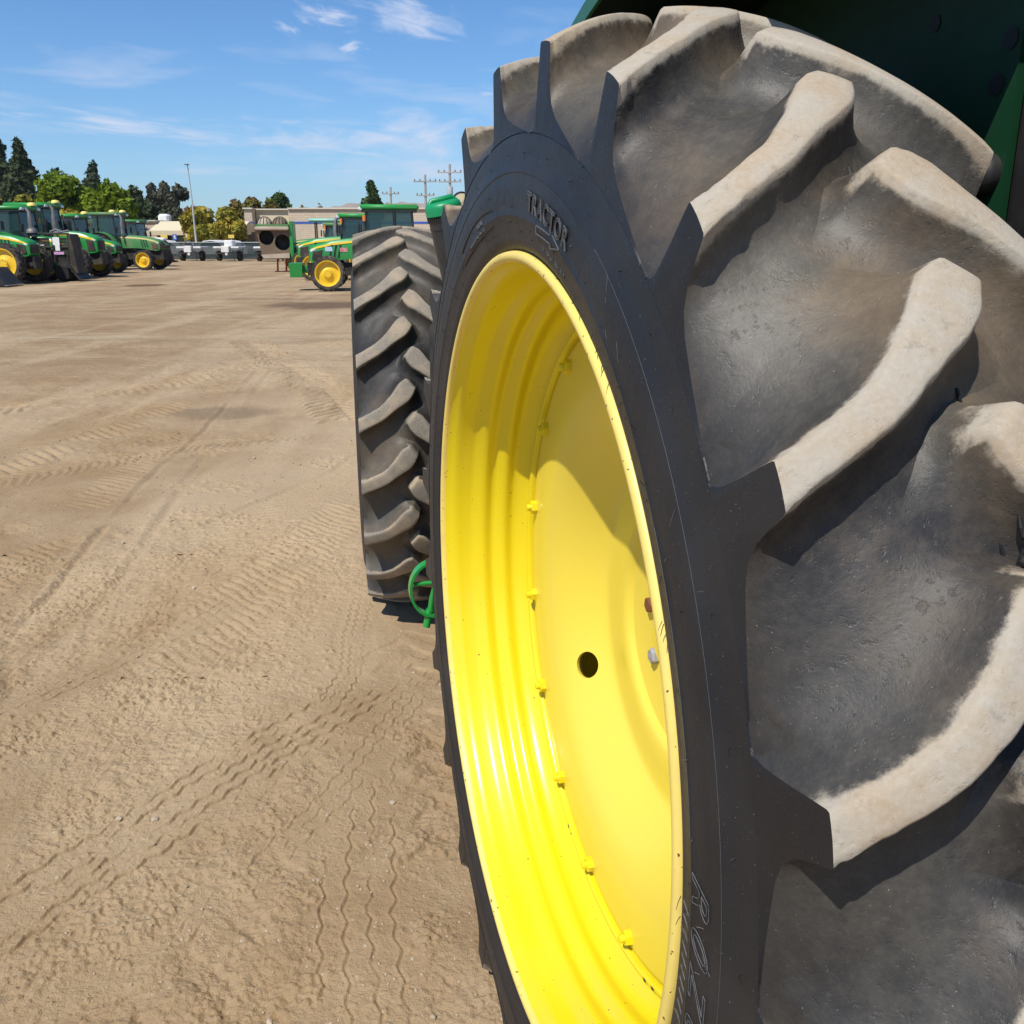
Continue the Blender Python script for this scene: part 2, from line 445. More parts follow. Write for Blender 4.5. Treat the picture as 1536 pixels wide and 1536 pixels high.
# ================================================================ TYRES
def catmull(P, n):
    P = np.asarray(P, float); k = len(P)
    t = np.linspace(0, k - 1, n); out = []
    for q in t:
        i = min(int(q), k - 2); f = q - i
        p0 = P[max(i - 1, 0)] if i > 0 else 2 * P[0] - P[1]
        p3 = P[min(i + 2, k - 1)] if i + 2 < k else 2 * P[-1] - P[-2]
        p1, p2 = P[i], P[i + 1]
        out.append(.5 * ((2 * p1) + (-p0 + p2) * f + (2 * p0 - 5 * p1 + 4 * p2 - p3) * f * f + (-p0 + 3 * p1 - 3 * p2 + p3) * f ** 3))
    return np.array(out)

LUG_U = [(0, 0), (.6, -.024), (1.6, -.052), (2.8, -.078), (4.4, -.100), (5.9, -.117), (7.4, -.132), (8.35, -.144), (8.9, -.158)]
LUG_L = [(-2.3, 0), (-1.05, -.026), (.1, -.055), (1.2, -.083), (2.6, -.107), (3.9, -.131), (5.15, -.156), (6.4, -.172), (7.8, -.181)]
class TyreForm:
    def __init__(s, k=1.0, hw=.17, pitch=15.95, crown=.905, drop=.045, ang=1.0):
        s.k = k; s.hw = hw; s.pitch = pitch; s.crown = crown; s.drop = drop; s.ang = ang
        s.vs = np.array([0, .3, .55, .75, .87, .93, .97, 1.0])
        s.vr = np.array([.851, .847, .835, .814, .796, .783, .773, .761])
        _c = catmull(np.stack([s.vs, s.vr], 1), 120); s.vs, s.vr = _c[:, 0], _c[:, 1]
        s.sx = hw / .17           # widthwise scale of the lug outline
    def top(s, w):
        q = abs(w + s.hw) / s.hw
        return (s.crown - s.drop * min(q, 1.15) ** 2) * s.k
    def void(s, w):
        q = abs(w + s.hw) / s.hw
        return float(np.interp(min(q, 1), s.vs, s.vr)) * s.k

def dust_void(q):
    """film of dust on the floor between the lugs, thinner towards the shoulder edge"""
    q = min(abs(q), 1); return .64 - .26 * max(0, (q - .55) / .45)

def lug_mesh(form, rows=30, name='tread_lug', mat=None, noise_amp=.0012, seed=1, fat=0.0, cap=1.0):
    """one bar of the tread: (verts, faces, dust, normals or None)"""
    fine = 240
    Uf = catmull(LUG_U, fine); Lf = catmull(LUG_L, fine)
    ts = np.linspace(0, 1, rows) ** 1.55
    pick = lambda A: np.stack([np.interp(ts * (fine - 1), np.arange(fine), A[:, q]) for q in (0, 1)], 1)
    U = pick(Uf); L = pick(Lf)
    L[:, 0] -= fat; U[:, 0] += fat * .3
    U[:, 0] *= form.ang; L[:, 0] *= form.ang
    U[:, 1] *= form.sx; L[:, 1] *= form.sx
    AR = R(1) * .89 * form.k
    inU = [(0, 1), (.003, .972), (.0065, .85), (.011, .66), (.018, .44), (.028, .25), (.041, .115), (.056, .04), (.072, 0), (.075, -.03)]
    outU = [(0, 1), (.0016, .97), (.0035, .80), (.006, .54), (.009, .31), (.012, .15), (.016, .06), (.020, .015), (.025, 0), (.027, -.03)]
    inL = [(0, 1), (.0025, .972), (.0055, .83), (.0095, .62), (.015, .41), (.0235, .23), (.035, .105), (.049, .035), (.064, 0), (.067, -.03)]
    outL = [(0, 1), (.002, .97), (.006, .76), (.012, .53), (.024, .345), (.045, .225), (.080, .130), (.115, .060), (.160, 0), (.166, -.03)]
    NS = len(inU)
    rng = np.random.RandomState(seed)
    def wobble(a):
        q = rng.normal(0, 1, rows + 4); q = np.convolve(q, [.25, .5, .25], 'same')[2:rows + 2]; return q * a
    wu, wl = wobble(.0011), wobble(.0011)
    wu[:2] *= .3; wl[:2] *= .3
    mid = (U + L) / 2
    verts = []; dust = []; nors = []
    def vnormal(a, w):
        e = .002
        d = (form.void(min(w + e, 0)) - form.void(w - e)) / (min(w + e, 0) - (w - e))
        n = Vector((math.sin(a), -d, math.cos(a))); n.normalize(); return tuple(n)
    capped = [0]
    def emit(a, w, m, endface=None):
        T, V = form.top(w), form.void(w)
        r = V + m * (T - V)
        q = (w + form.hw) / form.hw
        if endface is not None:
            r = min(r, form.void(0) + endface * max(r - form.void(0), 0)); w = w + .002 * (1 - endface); d = .16
        elif m > .96: d = .95
        elif capped[0] and m > .25: d = .62 + .30 * m
        elif m > .74: d = .775
        elif m > .5: d = .66
        else: d = dust_void(q) + .25 * m * (1 - m)
        verts.append((r * math.sin(a), w, r * math.cos(a)))
        dust.append(d)
        nors.append(vnormal(a, w) if (m <= .03 and endface is None) else None)
        return len(verts) - 1
    capk = [(.0, 1), (.003, .965), (.007, .80), (.012, .55), (.018, .32), (.026, .15), (.035, .05), (.044, .01), (.052, 0), (.055, -.03)]
    plan = [(i, 0, 1.0) for i in range(rows)] + [(rows - 1, c[0] * cap, c[1]) for c in capk[1:]]
    def cols(i, cd, cm, ef):
        t = ts[i]
        tan = mid[min(i + 1, rows - 1)] - mid[max(i - 1, 0)]
        tm = np.array([tan[0] * AR, tan[1]]); tm /= np.linalg.norm(tm)
        nrm = np.array([-tm[1], tm[0]])
        if nrm[0] < 0: nrm = -nrm
        b = min(1, t / .20); b = b * b * (3 - 2 * b)
        n = (1 - b) * np.array([1.0, 0]) + b * nrm; n /= np.linalg.norm(n)
        shrink = 1 - .35 * min(1, cd / .02)
        u0 = np.array([R(U[i, 0]), U[i, 1]]); l0 = np.array([R(L[i, 0]), L[i, 1]])
        c0 = (u0 + l0) / 2
        off = np.array([tm[0] / (.89 * form.k), tm[1]]) * cd * form.k
        u1 = c0 + (u0 - c0) * shrink + off; l1 = c0 + (l0 - c0) * shrink + off
        nn = np.array([n[0] / (.89 * form.k), n[1]]) * form.k
        row = []
        for sgn, base, inn, out in ((1, u1, inU, outU), (-1, l1, inL, outL)):
            part = []
            for j in range(NS):
                d_ = (1 - b) * out[j][0] + b * inn[j][0] + (wu if sgn > 0 else wl)[i] * form.k * max(0, 1 - j / 5); m = (1 - b) * out[j][1] + b * inn[j][1]
                q = base + sgn * nn * d_
                q[1] = min(q[1], 0.0)
                mm = m * cm if m > 0 else min(m, cm)
                if cm < 0: mm = min(mm, cm)
                part.append(emit(q[0], q[1], mm, ef))
            if sgn > 0:
                row += part[::-1]
                for f in (.2, .5, .8):
                    q = u1 * (1 - f) + l1 * f
                    row.append(emit(q[0], q[1], cm + (.012 * math.sin(PI * f) if cm == 1.0 else 0), ef))
            else: row += part
        return row
    faces = []
    def stitch(grid):
        nc = len(grid[0])
        for i in range(len(grid) - 1):
            for j in range(nc - 1):
                faces.append((grid[i][j], grid[i][j + 1], grid[i + 1][j + 1], grid[i + 1][j]))
    gr = []
    for (i, cd, cm) in plan:
        capped[0] = cd > 0
        gr.append(cols(i, cd, cm, None))
    capped[0] = 0
    stitch(gr)
    stitch([cols(0, 0, 1.0, ef) for ef in (0.0, .5, 1.0)])      # flat end of the bar, flush with the sidewall
    return verts, faces, dust, nors

def mesh_with_dust(name, verts, faces, dust, mat, sharp=46, flip=False, nors=None, mir=False):
    me = bpy.data.meshes.new(name)
    if flip: faces = [f[::-1] for f in faces]
    me.from_pydata(verts, [], faces)
    at = me.attributes.new('dust', 'FLOAT', 'POINT')
    at.data.foreach_set('value', np.array(dust, np.float32))
    me.materials.append(mat)
    bm = bmesh.new(); bm.from_mesh(me)
    me.polygons.foreach_set('use_smooth', np.ones(len(me.polygons), bool))
    bm.free()
    me.update()
    if nors is None: me.set_sharp_from_angle(angle=R(sharp))
    else:
        # let the feet of the bars take the normal of the tyre they grow out of
        vn = [tuple(v.normal) for v in me.vertices]
        for i, q in enumerate(nors):
            if q is not None: vn[i] = (q[0], -q[1], q[2]) if mir else q
        me.normals_split_custom_set_from_vertices(vn)
    return me

def mirror_lug(verts, hw):
    return [(x, -2 * hw - y, z) for (x, y, z) in verts]

def lug_angles(first, pitch, nvis, ntot):
    """nvis lugs at the true pitch, the rest spread evenly over what is left of the turn"""
    a = [first - pitch * i for i in range(nvis)]
    rest = 360 - pitch * (nvis - 1); k = ntot - nvis + 1
    return a + [a[-1] - rest / k * j for j in range(1, k)]

def carcass(form, bead_r, side, name, mat, parent, loc, segs=192, rings=()):
    """tread base, shoulders and both sidewalls. side: list of (radius, bulge) from shoulder to bead"""
    hw = form.hw
    prof = []
    for q in np.linspace(-1, 1, 41):
        w = -hw + hw * q
        prof.append((form.void(w), w, dust_void(q)))
    prof.append((form.void(0) - .0006, .0012, .05)); prof.insert(0, (form.void(0) - .0006, -2 * hw - .0012, .05))
    sd_ = lambda r: .27 if r < .652 * form.k else (.14 if r < .70 * form.k else .24)
    outer = [(r, b, sd_(r)) for (r, b) in side]
    inner = [(r, -2 * hw - b, sd_(r)) for (r, b) in side][::-1]
    prof = inner + prof + outer
    verts = []; dust = []; faces = []
    for (r, w, d) in prof:
        for j in range(segs):
            a = 2 * PI * j / segs
            verts.append((r * math.sin(a), w, r * math.cos(a))); dust.append(d)
    for i in range(len(prof) - 1):
        for j in range(segs):
            j2 = (j + 1) % segs
            faces.append((i * segs + j, i * segs + j2, (i + 1) * segs + j2, (i + 1) * segs + j))
    me = mesh_with_dust(name, verts, faces, dust, mat, 32, flip=False)
    return link_mesh(name, me, parent, loc)

# ================================================================ THE TRACTOR BESIDE THE CAMERA
# local axes: +x forward, +y to its left (towards the camera side), origin on the ground under the left rear wheel
AX_Z = 0.863
HEAD = R(104.69)
main = empty('tractor', (0.0024, 1.319, 0), HEAD,
             'green tractor beside the viewer, its big yellow rear wheel and dusty tyre filling the picture', 'tractor')
form = TyreForm()
tyre_loc = (0, 0, AX_Z)

def ridge(r, b, h=.0009, t=.0016): return [(r + t, b), (r, b + h), (r - t, b)]
side = [(.759, .0016), (.745, .0024), (.7365, .0032), (.728, .005)] + [(.722, .0066)] + ridge(.7135, .0085) + [(.70, .0105)] + [(.690, .0112), (.676, .0115)] + ridge(.6595, .0105, .0007) + \
       [(.648, .0085), (.638, .0055), (.632, .0045), (.626, .0035), (.619, -.001), (.613, -.006), (.608, -.014), (.600, -.03)]
rear_tyre = carcass(form, .6, side, 'rear_tyre', M['rubber'], main, tyre_loc, 256)
tag(rear_tyre, 'worn black rear tyre with dusty bar lugs')

FIRST = 23.5
form2 = TyreForm(); form2.sx = 1.055
bars_near, bars_far = [], []
for sd in (1, 2, 3, 4):
    lv, lf, ldu, lno = lug_mesh(form, 48, seed=sd, cap=1.15, fat=.12)
    bars_near.append(mesh_with_dust('tread_lug', lv, lf, ldu, M['rubber'], nors=lno))
    rv, rf_, rdu, rno = lug_mesh(form2, 48, seed=sd + 10, cap=1.3, fat=.12)
    bars_far.append(mesh_with_dust('tread_lug', mirror_lug(rv, form.hw), rf_, rdu, M['rubber'], flip=True, nors=rno, mir=True))
angs = lug_angles(FIRST, form.pitch, 9, 23)
for i, a in enumerate(angs):
    link_mesh('tread_lug', bars_near[i % 4], rear_tyre, rot=(0, R(a), 0))
    nx = angs[(i + 1) % len(angs)]
    if nx > a: nx -= 360
    link_mesh('tread_lug', bars_far[(i + 1) % 4], rear_tyre, rot=(0, R((a + nx) / 2), 0))
# fine mould seams that cross the floor between the bars near the shoulder
for w_ in (-.013, -.030):
    sm = MB(); r_ = form.void(w_) + .0002
    sm.tube([(r_ * math.sin(R(k)), w_, r_ * math.cos(R(k))) for k in range(30, -110, -2)], .0005, 4)
    sm.build('mould_line', M['mark'], rear_tyre)

# torn flash of the mould joint along the centre of the tread
fl = MB(); rng = np.random.RandomState(3)
for i in range(9):
    for half in (0, .5):
        a0 = FIRST - form.pitch * (i + half) + 3.3
        pts = []
        for k in range(9):
            f = k / 8
            a = R(a0 - f * 4.6)
            w = -.168 + rng.uniform(-.0022, .0022)
            r = form.void(w) + .001 + .010 * (1 - f) ** 2 * (1 if half == 0 else .7)
            pts.append((r * math.sin(a), w, r * math.cos(a)))
        fl = MB(); fl.tube(pts, [.0016 * rng.uniform(.4, 1.8) for _ in pts], 5)
        fl.build('mould_flash', M['hair'], rear_tyre)

tn = MB(); rng = np.random.RandomState(17)
for k in range(26):
    a_ = R(-60.5 + rng.uniform(-2.2, 2.2)); w_ = -.178 + rng.uniform(-.012, .010); r_ = form.void(w_) + rng.uniform(.0, .030)
    p_ = Vector((r_ * math.sin(a_), w_, r_ * math.cos(a_))); d_ = Vector(rng.normal(0, 1, 3)).normalized() * rng.uniform(.004, .010)
    tn.tube([p_ - d_, p_ + d_ * .2, p_ + d_], [.0006, rng.uniform(.0012, .003), .0005], 6)
tag(tn.build('torn_rubber', M['hair'], rear_tyre), kind='stuff')

# rubber whiskers on the sidewall
hb = MB(); rng = np.random.RandomState(5)
def hair(r, th, w, ln, ang, lift):
    p = Vector((r * math.sin(th), w, r * math.cos(th)))
    rad = Vector((math.sin(th), 0, math.cos(th))); tan = Vector((math.cos(th), 0, -math.sin(th))); out = Vector((0, 1, 0))
    d = (tan * math.cos(ang) + rad * math.sin(ang)) * (1 - lift) + out * lift
    d.normalize()
    hb.tube([p, p + d * ln * .5, p + d * ln + rad * ln * .12], [.0005, .0004, .0003], 4)
for i in range(120):
    th = R(-128 + i * 1.8 + rng.uniform(-.9, .9))
    if rng.uniform() < .42: hair(.630 + rng.uniform(-.004, .026), th, .004 + .002, rng.uniform(.008, .014), R(rng.choice([170, 178, 188]) + rng.uniform(-14, 14)), .35)
    if i % 3 == 0: hair(.662 + rng.uniform(-.006, .03), th + .01, .0108, rng.uniform(.003, .008), rng.uniform(0, 6.28), .5)
    if i % 4 == 0: hair(.735 + rng.uniform(-.01, .004), th, .004, rng.uniform(.004, .010), rng.uniform(0, 6.28), .5)
wh = hb.build('rubber_whiskers', M['hair'], rear_tyre); tag(wh, kind='stuff')

# moulded lettering, bent round the sidewall
FONT = bpy.data.fonts.load if False else None
def text_mesh(body, size, extrude=.001, shear=0.0, outline=False, spacing=1.0):
    cu = bpy.data.curves.new('lettering', 'FONT'); cu.body = body; cu.size = size; cu.extrude = extrude
    cu.align_x = 'CENTER'; cu.shear = shear; cu.space_character = spacing
    cu.resolution_u = 4
    ob = bpy.data.objects.new('lettering', cu); COL.objects.link(ob)
    dg = bpy.context.evaluated_depsgraph_get()
    me = bpy.data.meshes.new_from_object(ob.evaluated_get(dg))
    bpy.data.objects.remove(ob); bpy.data.curves.remove(cu)
    return me
def bend_text(body, size, th_deg, r, w, name, mat, parent, extrude=.0012, shear=0.0, inward=False, wide=1.0, spacing=1.0, outline=0.0):
    """letters stand with their feet towards the axle, read clockwise as seen from outside"""
    me = text_mesh(body, size, extrude, shear, spacing=spacing)
    th0 = R(th_deg)
    if outline > 0:
        bm = bmesh.new(); bm.from_mesh(me); bmesh.ops.remove_doubles(bm, verts=bm.verts[:], dist=1e-5)
        # keep only the rim of every letter: thin tubes along its outline
        top = [e for e in bm.edges if all(v.co.z > 0 for v in e.verts) and any(abs(f.normal.z) < .5 for f in e.link_faces) and any(f.normal.z > .5 for f in e.link_faces)]
        segs = [(e.verts[0].co.copy(), e.verts[1].co.copy()) for e in top]
        bm.free()
        mb = MB()
        for a, b in segs:
            P = []
            for q in (a, b):
                t = th0 + (-q.x * wide) / r; rr = r + q.y
                P.append((rr * math.sin(t), w, rr * math.cos(t)))
            if (Vector(P[0]) - Vector(P[1])).length > 1e-5: mb.tube(P, outline, 4, cap=False)
        return tag(mb.build(name, mat, parent), kind='stuff')
    n = len(me.vertices); co = np.empty(n * 3); me.vertices.foreach_get('co', co); co = co.reshape(-1, 3)
    t = th0 - co[:, 0] * wide / r; rr = r + co[:, 1]
    me.vertices.foreach_set('co', np.c_[rr * np.sin(t), w + co[:, 2], rr * np.cos(t)].ravel())
    me.name = name
    me.materials.clear(); me.materials.append(mat); me.update()
    return link_mesh(name, me, parent)
bend_text('TRACTOR', .033, -16.8, .672, .0112, 'moulded_lettering', M['rubber'], rear_tyre, .0022, wide=.96, spacing=1.2)
bend_text('TRACTOR', .033, -16.8, .672, .0132, 'moulded_outline', M['mark'], rear_tyre, .001, wide=.96, spacing=1.2, outline=.0007)
# arrow that shows the direction of rotation
ar = MB()
def sw(th, r, w): return (r * math.sin(R(th)), w, r * math.cos(R(th)))
for (A, B) in (((-12.8, .660), (-18.0, .664)), ((-18.0, .664), (-18.2, .669)), ((-18.2, .669), (-21.3, .661)), ((-21.3, .661), (-18.4, .650)), ((-18.4, .650), (-18.2, .655)), ((-18.2, .655), (-13.0, .651)), ((-13.0, .651), (-12.8, .660))):
    ar.tube([sw(A[0], A[1], .0105), sw((A[0] + B[0]) / 2, (A[1] + B[1]) / 2, .0107), sw(B[0], B[1], .0105)], .0010, 5)
ar.build('moulded_arrow', M['mark'], rear_tyre)
bend_text('18 TRACT RE 1874', .0125, -18.3, .634, .0048, 'moulded_lettering', M['mark'], rear_tyre, .0012, wide=.98)
# lens-shaped panel with small letters, further forward
lp = MB()
pts = []
for k in range(15):
    f = k / 14
    pts.append(sw(6.8 + f * 19, .672 + .006 * math.sin(f * PI), .0118))
lp.tube(pts, .0011, 5)
pts = [sw(6.8 + k / 14 * 19, .650 - .002 * math.sin(k / 14 * PI), .0095) for k in range(15)]
lp.tube(pts, .0007, 5)
lp.build('moulded_panel_line', M['hair'], rear_tyre)
bend_text('RADIAL', .011, 14.0, .664, .0108, 'moulded_lettering', M['mark'], rear_tyre, .0011, wide=1.0)
bend_text('TUBELESS REAR TRACTOR', .009, 16.3, .653, .0098, 'moulded_lettering', M['mark'], rear_tyre, .0011, wide=1.0)
# large outlined letters low on the side that faces the viewer
bend_text('R 0 Z 0', .046, -88.5, .664, .0120, 'moulded_outline', M['chalk'], rear_tyre, .001, shear=.35, wide=1.2, outline=.00042)
bend_text('/ / ( / / / / / / (', .018, -91.0, .641, .0090, 'moulded_outline', M['chalk'], rear_tyre, .001, shear=.3, wide=1.35, outline=.00032)
# concentric pale mould lines
for rr, ww, a0, a1 in ((.6595, .0113, -55, -79), (.7135, .0095, -30, -100)):
    b_ = MB(); b_.tube([sw(a0 + (a1 - a0) * k / 40, rr, ww) for k in range(41)], .00022, 4); b_.build('mould_line', M['mark'], rear_tyre)

sc_ = MB(); rng = np.random.RandomState(23)
def side_w(r): return float(np.interp(r, [.626, .638, .648, .66, .676, .70, .7135, .728, .735], [.0035, .0055, .0085, .0105, .0115, .0105, .0085, .005, .0025]))
for k in range(11):
    th = rng.uniform(-105, -20); r0 = rng.uniform(.63, .73); an = rng.uniform(0, 6.28); ln = rng.uniform(.006, .03)
    pts = []
    for q in range(5):
        rr = min(max(r0 + ln * (q / 4) * math.sin(an) + rng.uniform(-.0006, .0006), .628), .734)
        pts.append(sw(th + math.degrees(ln * (q / 4) * math.cos(an) / r0), rr, side_w(rr) + .0002))
    sc_.tube(pts, rng.uniform(.00015, .0003), 4)
tag(sc_.build('scratch_marks', M['chalk'], rear_tyre), kind='stuff')

# ---------------------------------------------------------------- rear rim
rim = MB().lathe([(.597, -.006), (.5945, -.012), (.590, -.018), (.5862, -.025), (.585, -.034), (.5842, -.054), (.581, -.064), (.5735, -.074), (.5705, -.081), (.570, -.086),
                  (.572, -.093), (.5745, -.099), (.5745, -.104), (.571, -.110), (.5635, -.118), (.5605, -.124), (.560, -.129), (.562, -.136), (.5645, -.142), (.564, -.148),
                  (.560, -.158), (.553, -.168), (.546, -.176), (.541, -.180)], 160).build('rear_rim', M['yellow'], main, 40, tyre_loc)
# ring flange the disc is bolted to, and the barrel behind it
MB().lathe([(.541, -.180), (.5395, -.174), (.536, -.1705), (.531, -.1705), (.528, -.173), (.5265, -.178), (.526, -.215), (.530, -.25), (.545, -.27), (.585, -.30), (.588, -.335), (.60, -.345)], 160).build('clamp_ring', M['yellow'], rim, 38)
MB().lathe([(.6125, -.012), (.6130, -.004), (.6118, .0010), (.6085, .0036), (.6045, .0042), (.6005, .0030), (.5980, -.0002), (.597, -.006)], 192).build('rim_lip', M['yellow_lip'], rim, 60)
disc_prof = [(.522, -.192), (.519, -.1875), (.512, -.186), (.490, -.1855), (.465, -.1850), (.445, -.1865), (.425, -.190), (.405, -.1975), (.385, -.209), (.36, -.227), (.335, -.2465), (.315, -.262), (.303, -.2705),
             (.294, -.2745), (.284, -.2760), (.25, -.2755), (.222, -.2735), (.211, -.2745), (.205, -.279), (.200, -.285), (.194, -.288), (.06, -.288), (.055, -.284), (.052, -.27), (.045, -.262), (.0, -.261)]
dm = MB().lathe(disc_prof, 128)
disc = dm.build('wheel_disc', M['yellow_disc'], rim, 38)
# hand holes cut through the disc
def cut(ob, cutter_objs):
    for c in cutter_objs:
        md = ob.modifiers.new('cut', 'BOOLEAN'); md.object = c; md.operation = 'DIFFERENCE'; md.solver = 'EXACT'
    dg = bpy.context.evaluated_depsgraph_get(); dg.update()
    me = bpy.data.meshes.new_from_object(ob.evaluated_get(dg))
    ob.modifiers.clear(); old = ob.data; ob.data = me
    for c in cutter_objs: bpy.data.objects.remove(c)
    return ob
sol = disc.modifiers.new('thick', 'SOLIDIFY'); sol.thickness = .008; sol.offset = 1
dg = bpy.context.evaluated_depsgraph_get(); me_ = bpy.data.meshes.new_from_object(disc.evaluated_get(dg)); disc.modifiers.clear(); disc.data = me_
cuts = []
for th in (121.5, -58.5):
    rr_, ww_ = .350, -.236
    n_ = Vector((-.62 * math.sin(R(th)), .79, -.62 * math.cos(R(th)))).normalized()
    cb = MB().lathe([(.026, -.06), (.026, .06)], 24, cap0=True, cap1=True).build('cutter', M['dark'])
    bpy.context.view_layer.update()
    cb.parent = rim
    cb.location = sw(th, rr_, ww_); cb.rotation_euler = n_.to_track_quat('Y', 'Z').to_euler()
    cuts.append(cb)
bpy.context.view_layer.update()
cut(disc, cuts)
disc.data.polygons.foreach_set('use_smooth', np.ones(len(disc.data.polygons), bool)); disc.data.set_sharp_from_angle(angle=R(38))
# clamp bolts: washer, hexagon nut, stud end
def hexnut(mb, r, h, y0, cham=.0012):
    pr = []
    v = []; f = []
    for (rr, yy) in ((r, y0), (r, y0 + h - cham), (r - cham, y0 + h)):
        for k in range(6):
            v.append((rr * math.cos(k * PI / 3), yy, rr * math.sin(k * PI / 3)))
    for i in range(2):
        for k in range(6):
            k2 = (k + 1) % 6
            f.append((i * 6 + k, i * 6 + k2, (i + 1) * 6 + k2, (i + 1) * 6 + k)[::-1])
    f.append(tuple(range(12, 18))[::-1])
    mb.add(v, f)
def bolt_mb(r=.0135, wash=.017, stud=.007):
    b = MB()
    b.lathe([(wash, 0), (wash, .0035), (wash * .9, .0045), (.004, .0045)], 20)
    hexnut(b, r, .015, .0045)
    b.lathe([(stud, .019), (stud, .027), (stud * .75, .0285), (0, .0287)], 12)
    return b
b0 = bolt_mb().build('clamp_bolt', M['yellow'], rim, 30)
for k in range(16):
    th = 34.6 + k * 22.3 if k < 9 else 34.6 + 8 * 22.3 + (k - 8) * (360 - 8 * 22.3) / 8
    o = b0 if k == 0 else b0.copy()
    if k: COL.objects.link(o)
    o.parent = rim; o.location = sw(th, .5, -.186); o.rotation_euler = (0, R(th + 13 * k), 0)
def hub_bolt():
    b = MB(); b.lathe([(.0175, 0), (.0175, .004), (.006, .004)], 20)
    hexnut(b, .0145, .016, .004, .0025)
    return b
hbm = hub_bolt().build('hub_bolt', M['galv'], rim, 30); hbr = None
for k in range(8):
    th = 82 - 40 + k * 45 if k != 1 else 83
    o = hbm if k == 0 else hbm.copy()
    if k: COL.objects.link(o)
    o.parent = rim; o.location = sw(th - 2, .108, -.288); o.rotation_euler = (0, R(th * 1.7), 0)
    if k == 1:
        o.data = hbm.data.copy(); o.data.materials[0] = M['rust']; o['label'] = 'rusty brown hub bolt'
M['bare'] = paint('bare_dark_metal', (.045, .028, .018), .7, .2)
# chips where paint has gone at the edge of the clamp ring
for th, dw, ln in ((156.0, 0, .010), (157.8, .001, .004), (199.0, 0, .012), (202.5, .001, .012)):
    c_ = Vector(sw(th, .5335, -.1698)); t_ = Vector((math.cos(R(th)), 0, -math.sin(R(th)))); r_ = Vector((math.sin(R(th)), 0, math.cos(R(th))))
    ch = MB().add([c_ - t_ * ln * .5 - r_ * .003, c_ + t_ * ln * .4 - r_ * .0035, c_ + t_ * ln * .55 + r_ * .002, c_ - t_ * ln * .3 + r_ * .003], [(0, 1, 2, 3)])
    ch.build('paint_chip', M['bare'], rim)
# small balance hole mark
MB().lathe([(.007, 0), (.007, -.004), (0, -.004)], 14).build('dimple', M['yellow'], rim, 40, sw(113.5, .245, -.2725))

# axle and drum behind the disc
MB().lathe([(0, -.30), (.17, -.30), (.19, -.31), (.19, -.42), (.12, -.44), (.12, -.95)], 32).build('axle_housing', M['dark'], main, 40, tyre_loc)

# ---------------------------------------------------------------- front wheel of the same tractor
FW = bpy.data.objects.new('front_wheel', None); COL.objects.link(FW); FW.parent = main
FWX, FWY, FZ, FYAW = 2.60, -.02, .763, R(-6.0)
FW.location = (FWX, FWY, FZ); FW.rotation_euler = (0, 0, FYAW)
ff = TyreForm(k=.86, hw=.182, pitch=17.0, crown=.908, drop=.040, ang=1.08)
fs = [(.757 * .86, .0015), (.735 * .86, .003), (.70 * .86, .012), (.66 * .86, .014), (.62 * .86, .008), (.58 * .86, -.004), (.545 * .86, -.02)]
front_tyre = carcass(ff, .45, fs, 'front_tyre', M['rubber_front'], FW, None, 160)
fv, f_f, fdu, fno = lug_mesh(ff, 30, seed=4, fat=.9)
fm_l = mesh_with_dust('tread_lug', fv, f_f, fdu, M['rubber_front'], nors=fno)
fm_r = mesh_with_dust('tread_lug', mirror_lug(fv, ff.hw), f_f, fdu, M['rubber_front'], flip=True, nors=fno, mir=True)
FN = 21
for i in range(FN):
    a = 6 + i * 360 / FN
    link_mesh('tread_lug', fm_l, front_tyre, rot=(0, R(a), 0))
    link_mesh('tread_lug', fm_r, front_tyre, rot=(0, R(a + 180 / FN), 0))
fl2 = MB(); rng = np.random.RandomState(9)
for i in range(FN * 2):
    a0 = 6 + i * 180 / FN + 3.4
    pts = []
    for k in range(7):
        a = R(a0 - k / 6 * 5.2); w = -ff.hw + rng.uniform(-.002, .002); r = ff.void(w) + .001
        pts.append((r * math.sin(a), w, r * math.cos(a)))
    fl2.tube(pts, [.0016 * rng.uniform(.5, 1.6) for _ in pts], 5)
tag(fl2.build('mould_flash', M['hair'], front_tyre), kind='stuff')
frim = MB().lathe([(.47, -.02), (.485, -.004), (.481, .003), (.470, 0), (.458, -.015), (.45, -.05), (.41, -.11), (.39, -.16), (.385, -.19), (.37, -.19), (.33, -.17), (.15, -.15), (.13, -.13), (0, -.13)], 64).build('front_rim', M['yellow'], FW, 40)

# ---------------------------------------------------------------- rest of the tractor: fender, tank neck, hood, cab
# fender: curved sheet over the inner half of the tyre, with an upright inner wall
fe = MB(); RF = 1.035
def fpt(a, y, r=RF): return (r * math.sin(R(a)), y, AX_Z + r * math.cos(R(a)))
aa = [-23.5 + k * (85.5 / 22) for k in range(23)]
n0 = 0
for a in aa:
    rr = RF
    fe.v += [fpt(a, -.188, rr - .035), fpt(a, -.186, rr - .012), fpt(a, -.196, rr), fpt(a, -.478, rr), fpt(a, -.478, rr - .010), fpt(a, -.204, rr - .010), fpt(a, -.196, rr - .018), fpt(a, -.194, rr - .035)]
for i in range(len(aa) - 1):
    for j in range(8):
        j2 = (j + 1) % 8
        fe.f.append((n0 + i * 8 + j, n0 + i * 8 + j2, n0 + (i + 1) * 8 + j2, n0 + (i + 1) * 8 + j))
fe.f.append(tuple(n0 + j for j in range(8))[::-1]); e_ = n0 + (len(aa) - 1) * 8; fe.f.append(tuple(e_ + j for j in range(8)))
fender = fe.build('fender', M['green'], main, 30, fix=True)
ln_ = MB()  # extra sheet added under the fender to paint in its deep shade
for a in aa: ln_.v += [fpt(a, -.206, RF - .014), fpt(a, -.476, RF - .014), fpt(a, -.476, RF - .018), fpt(a, -.206, RF - .018)]
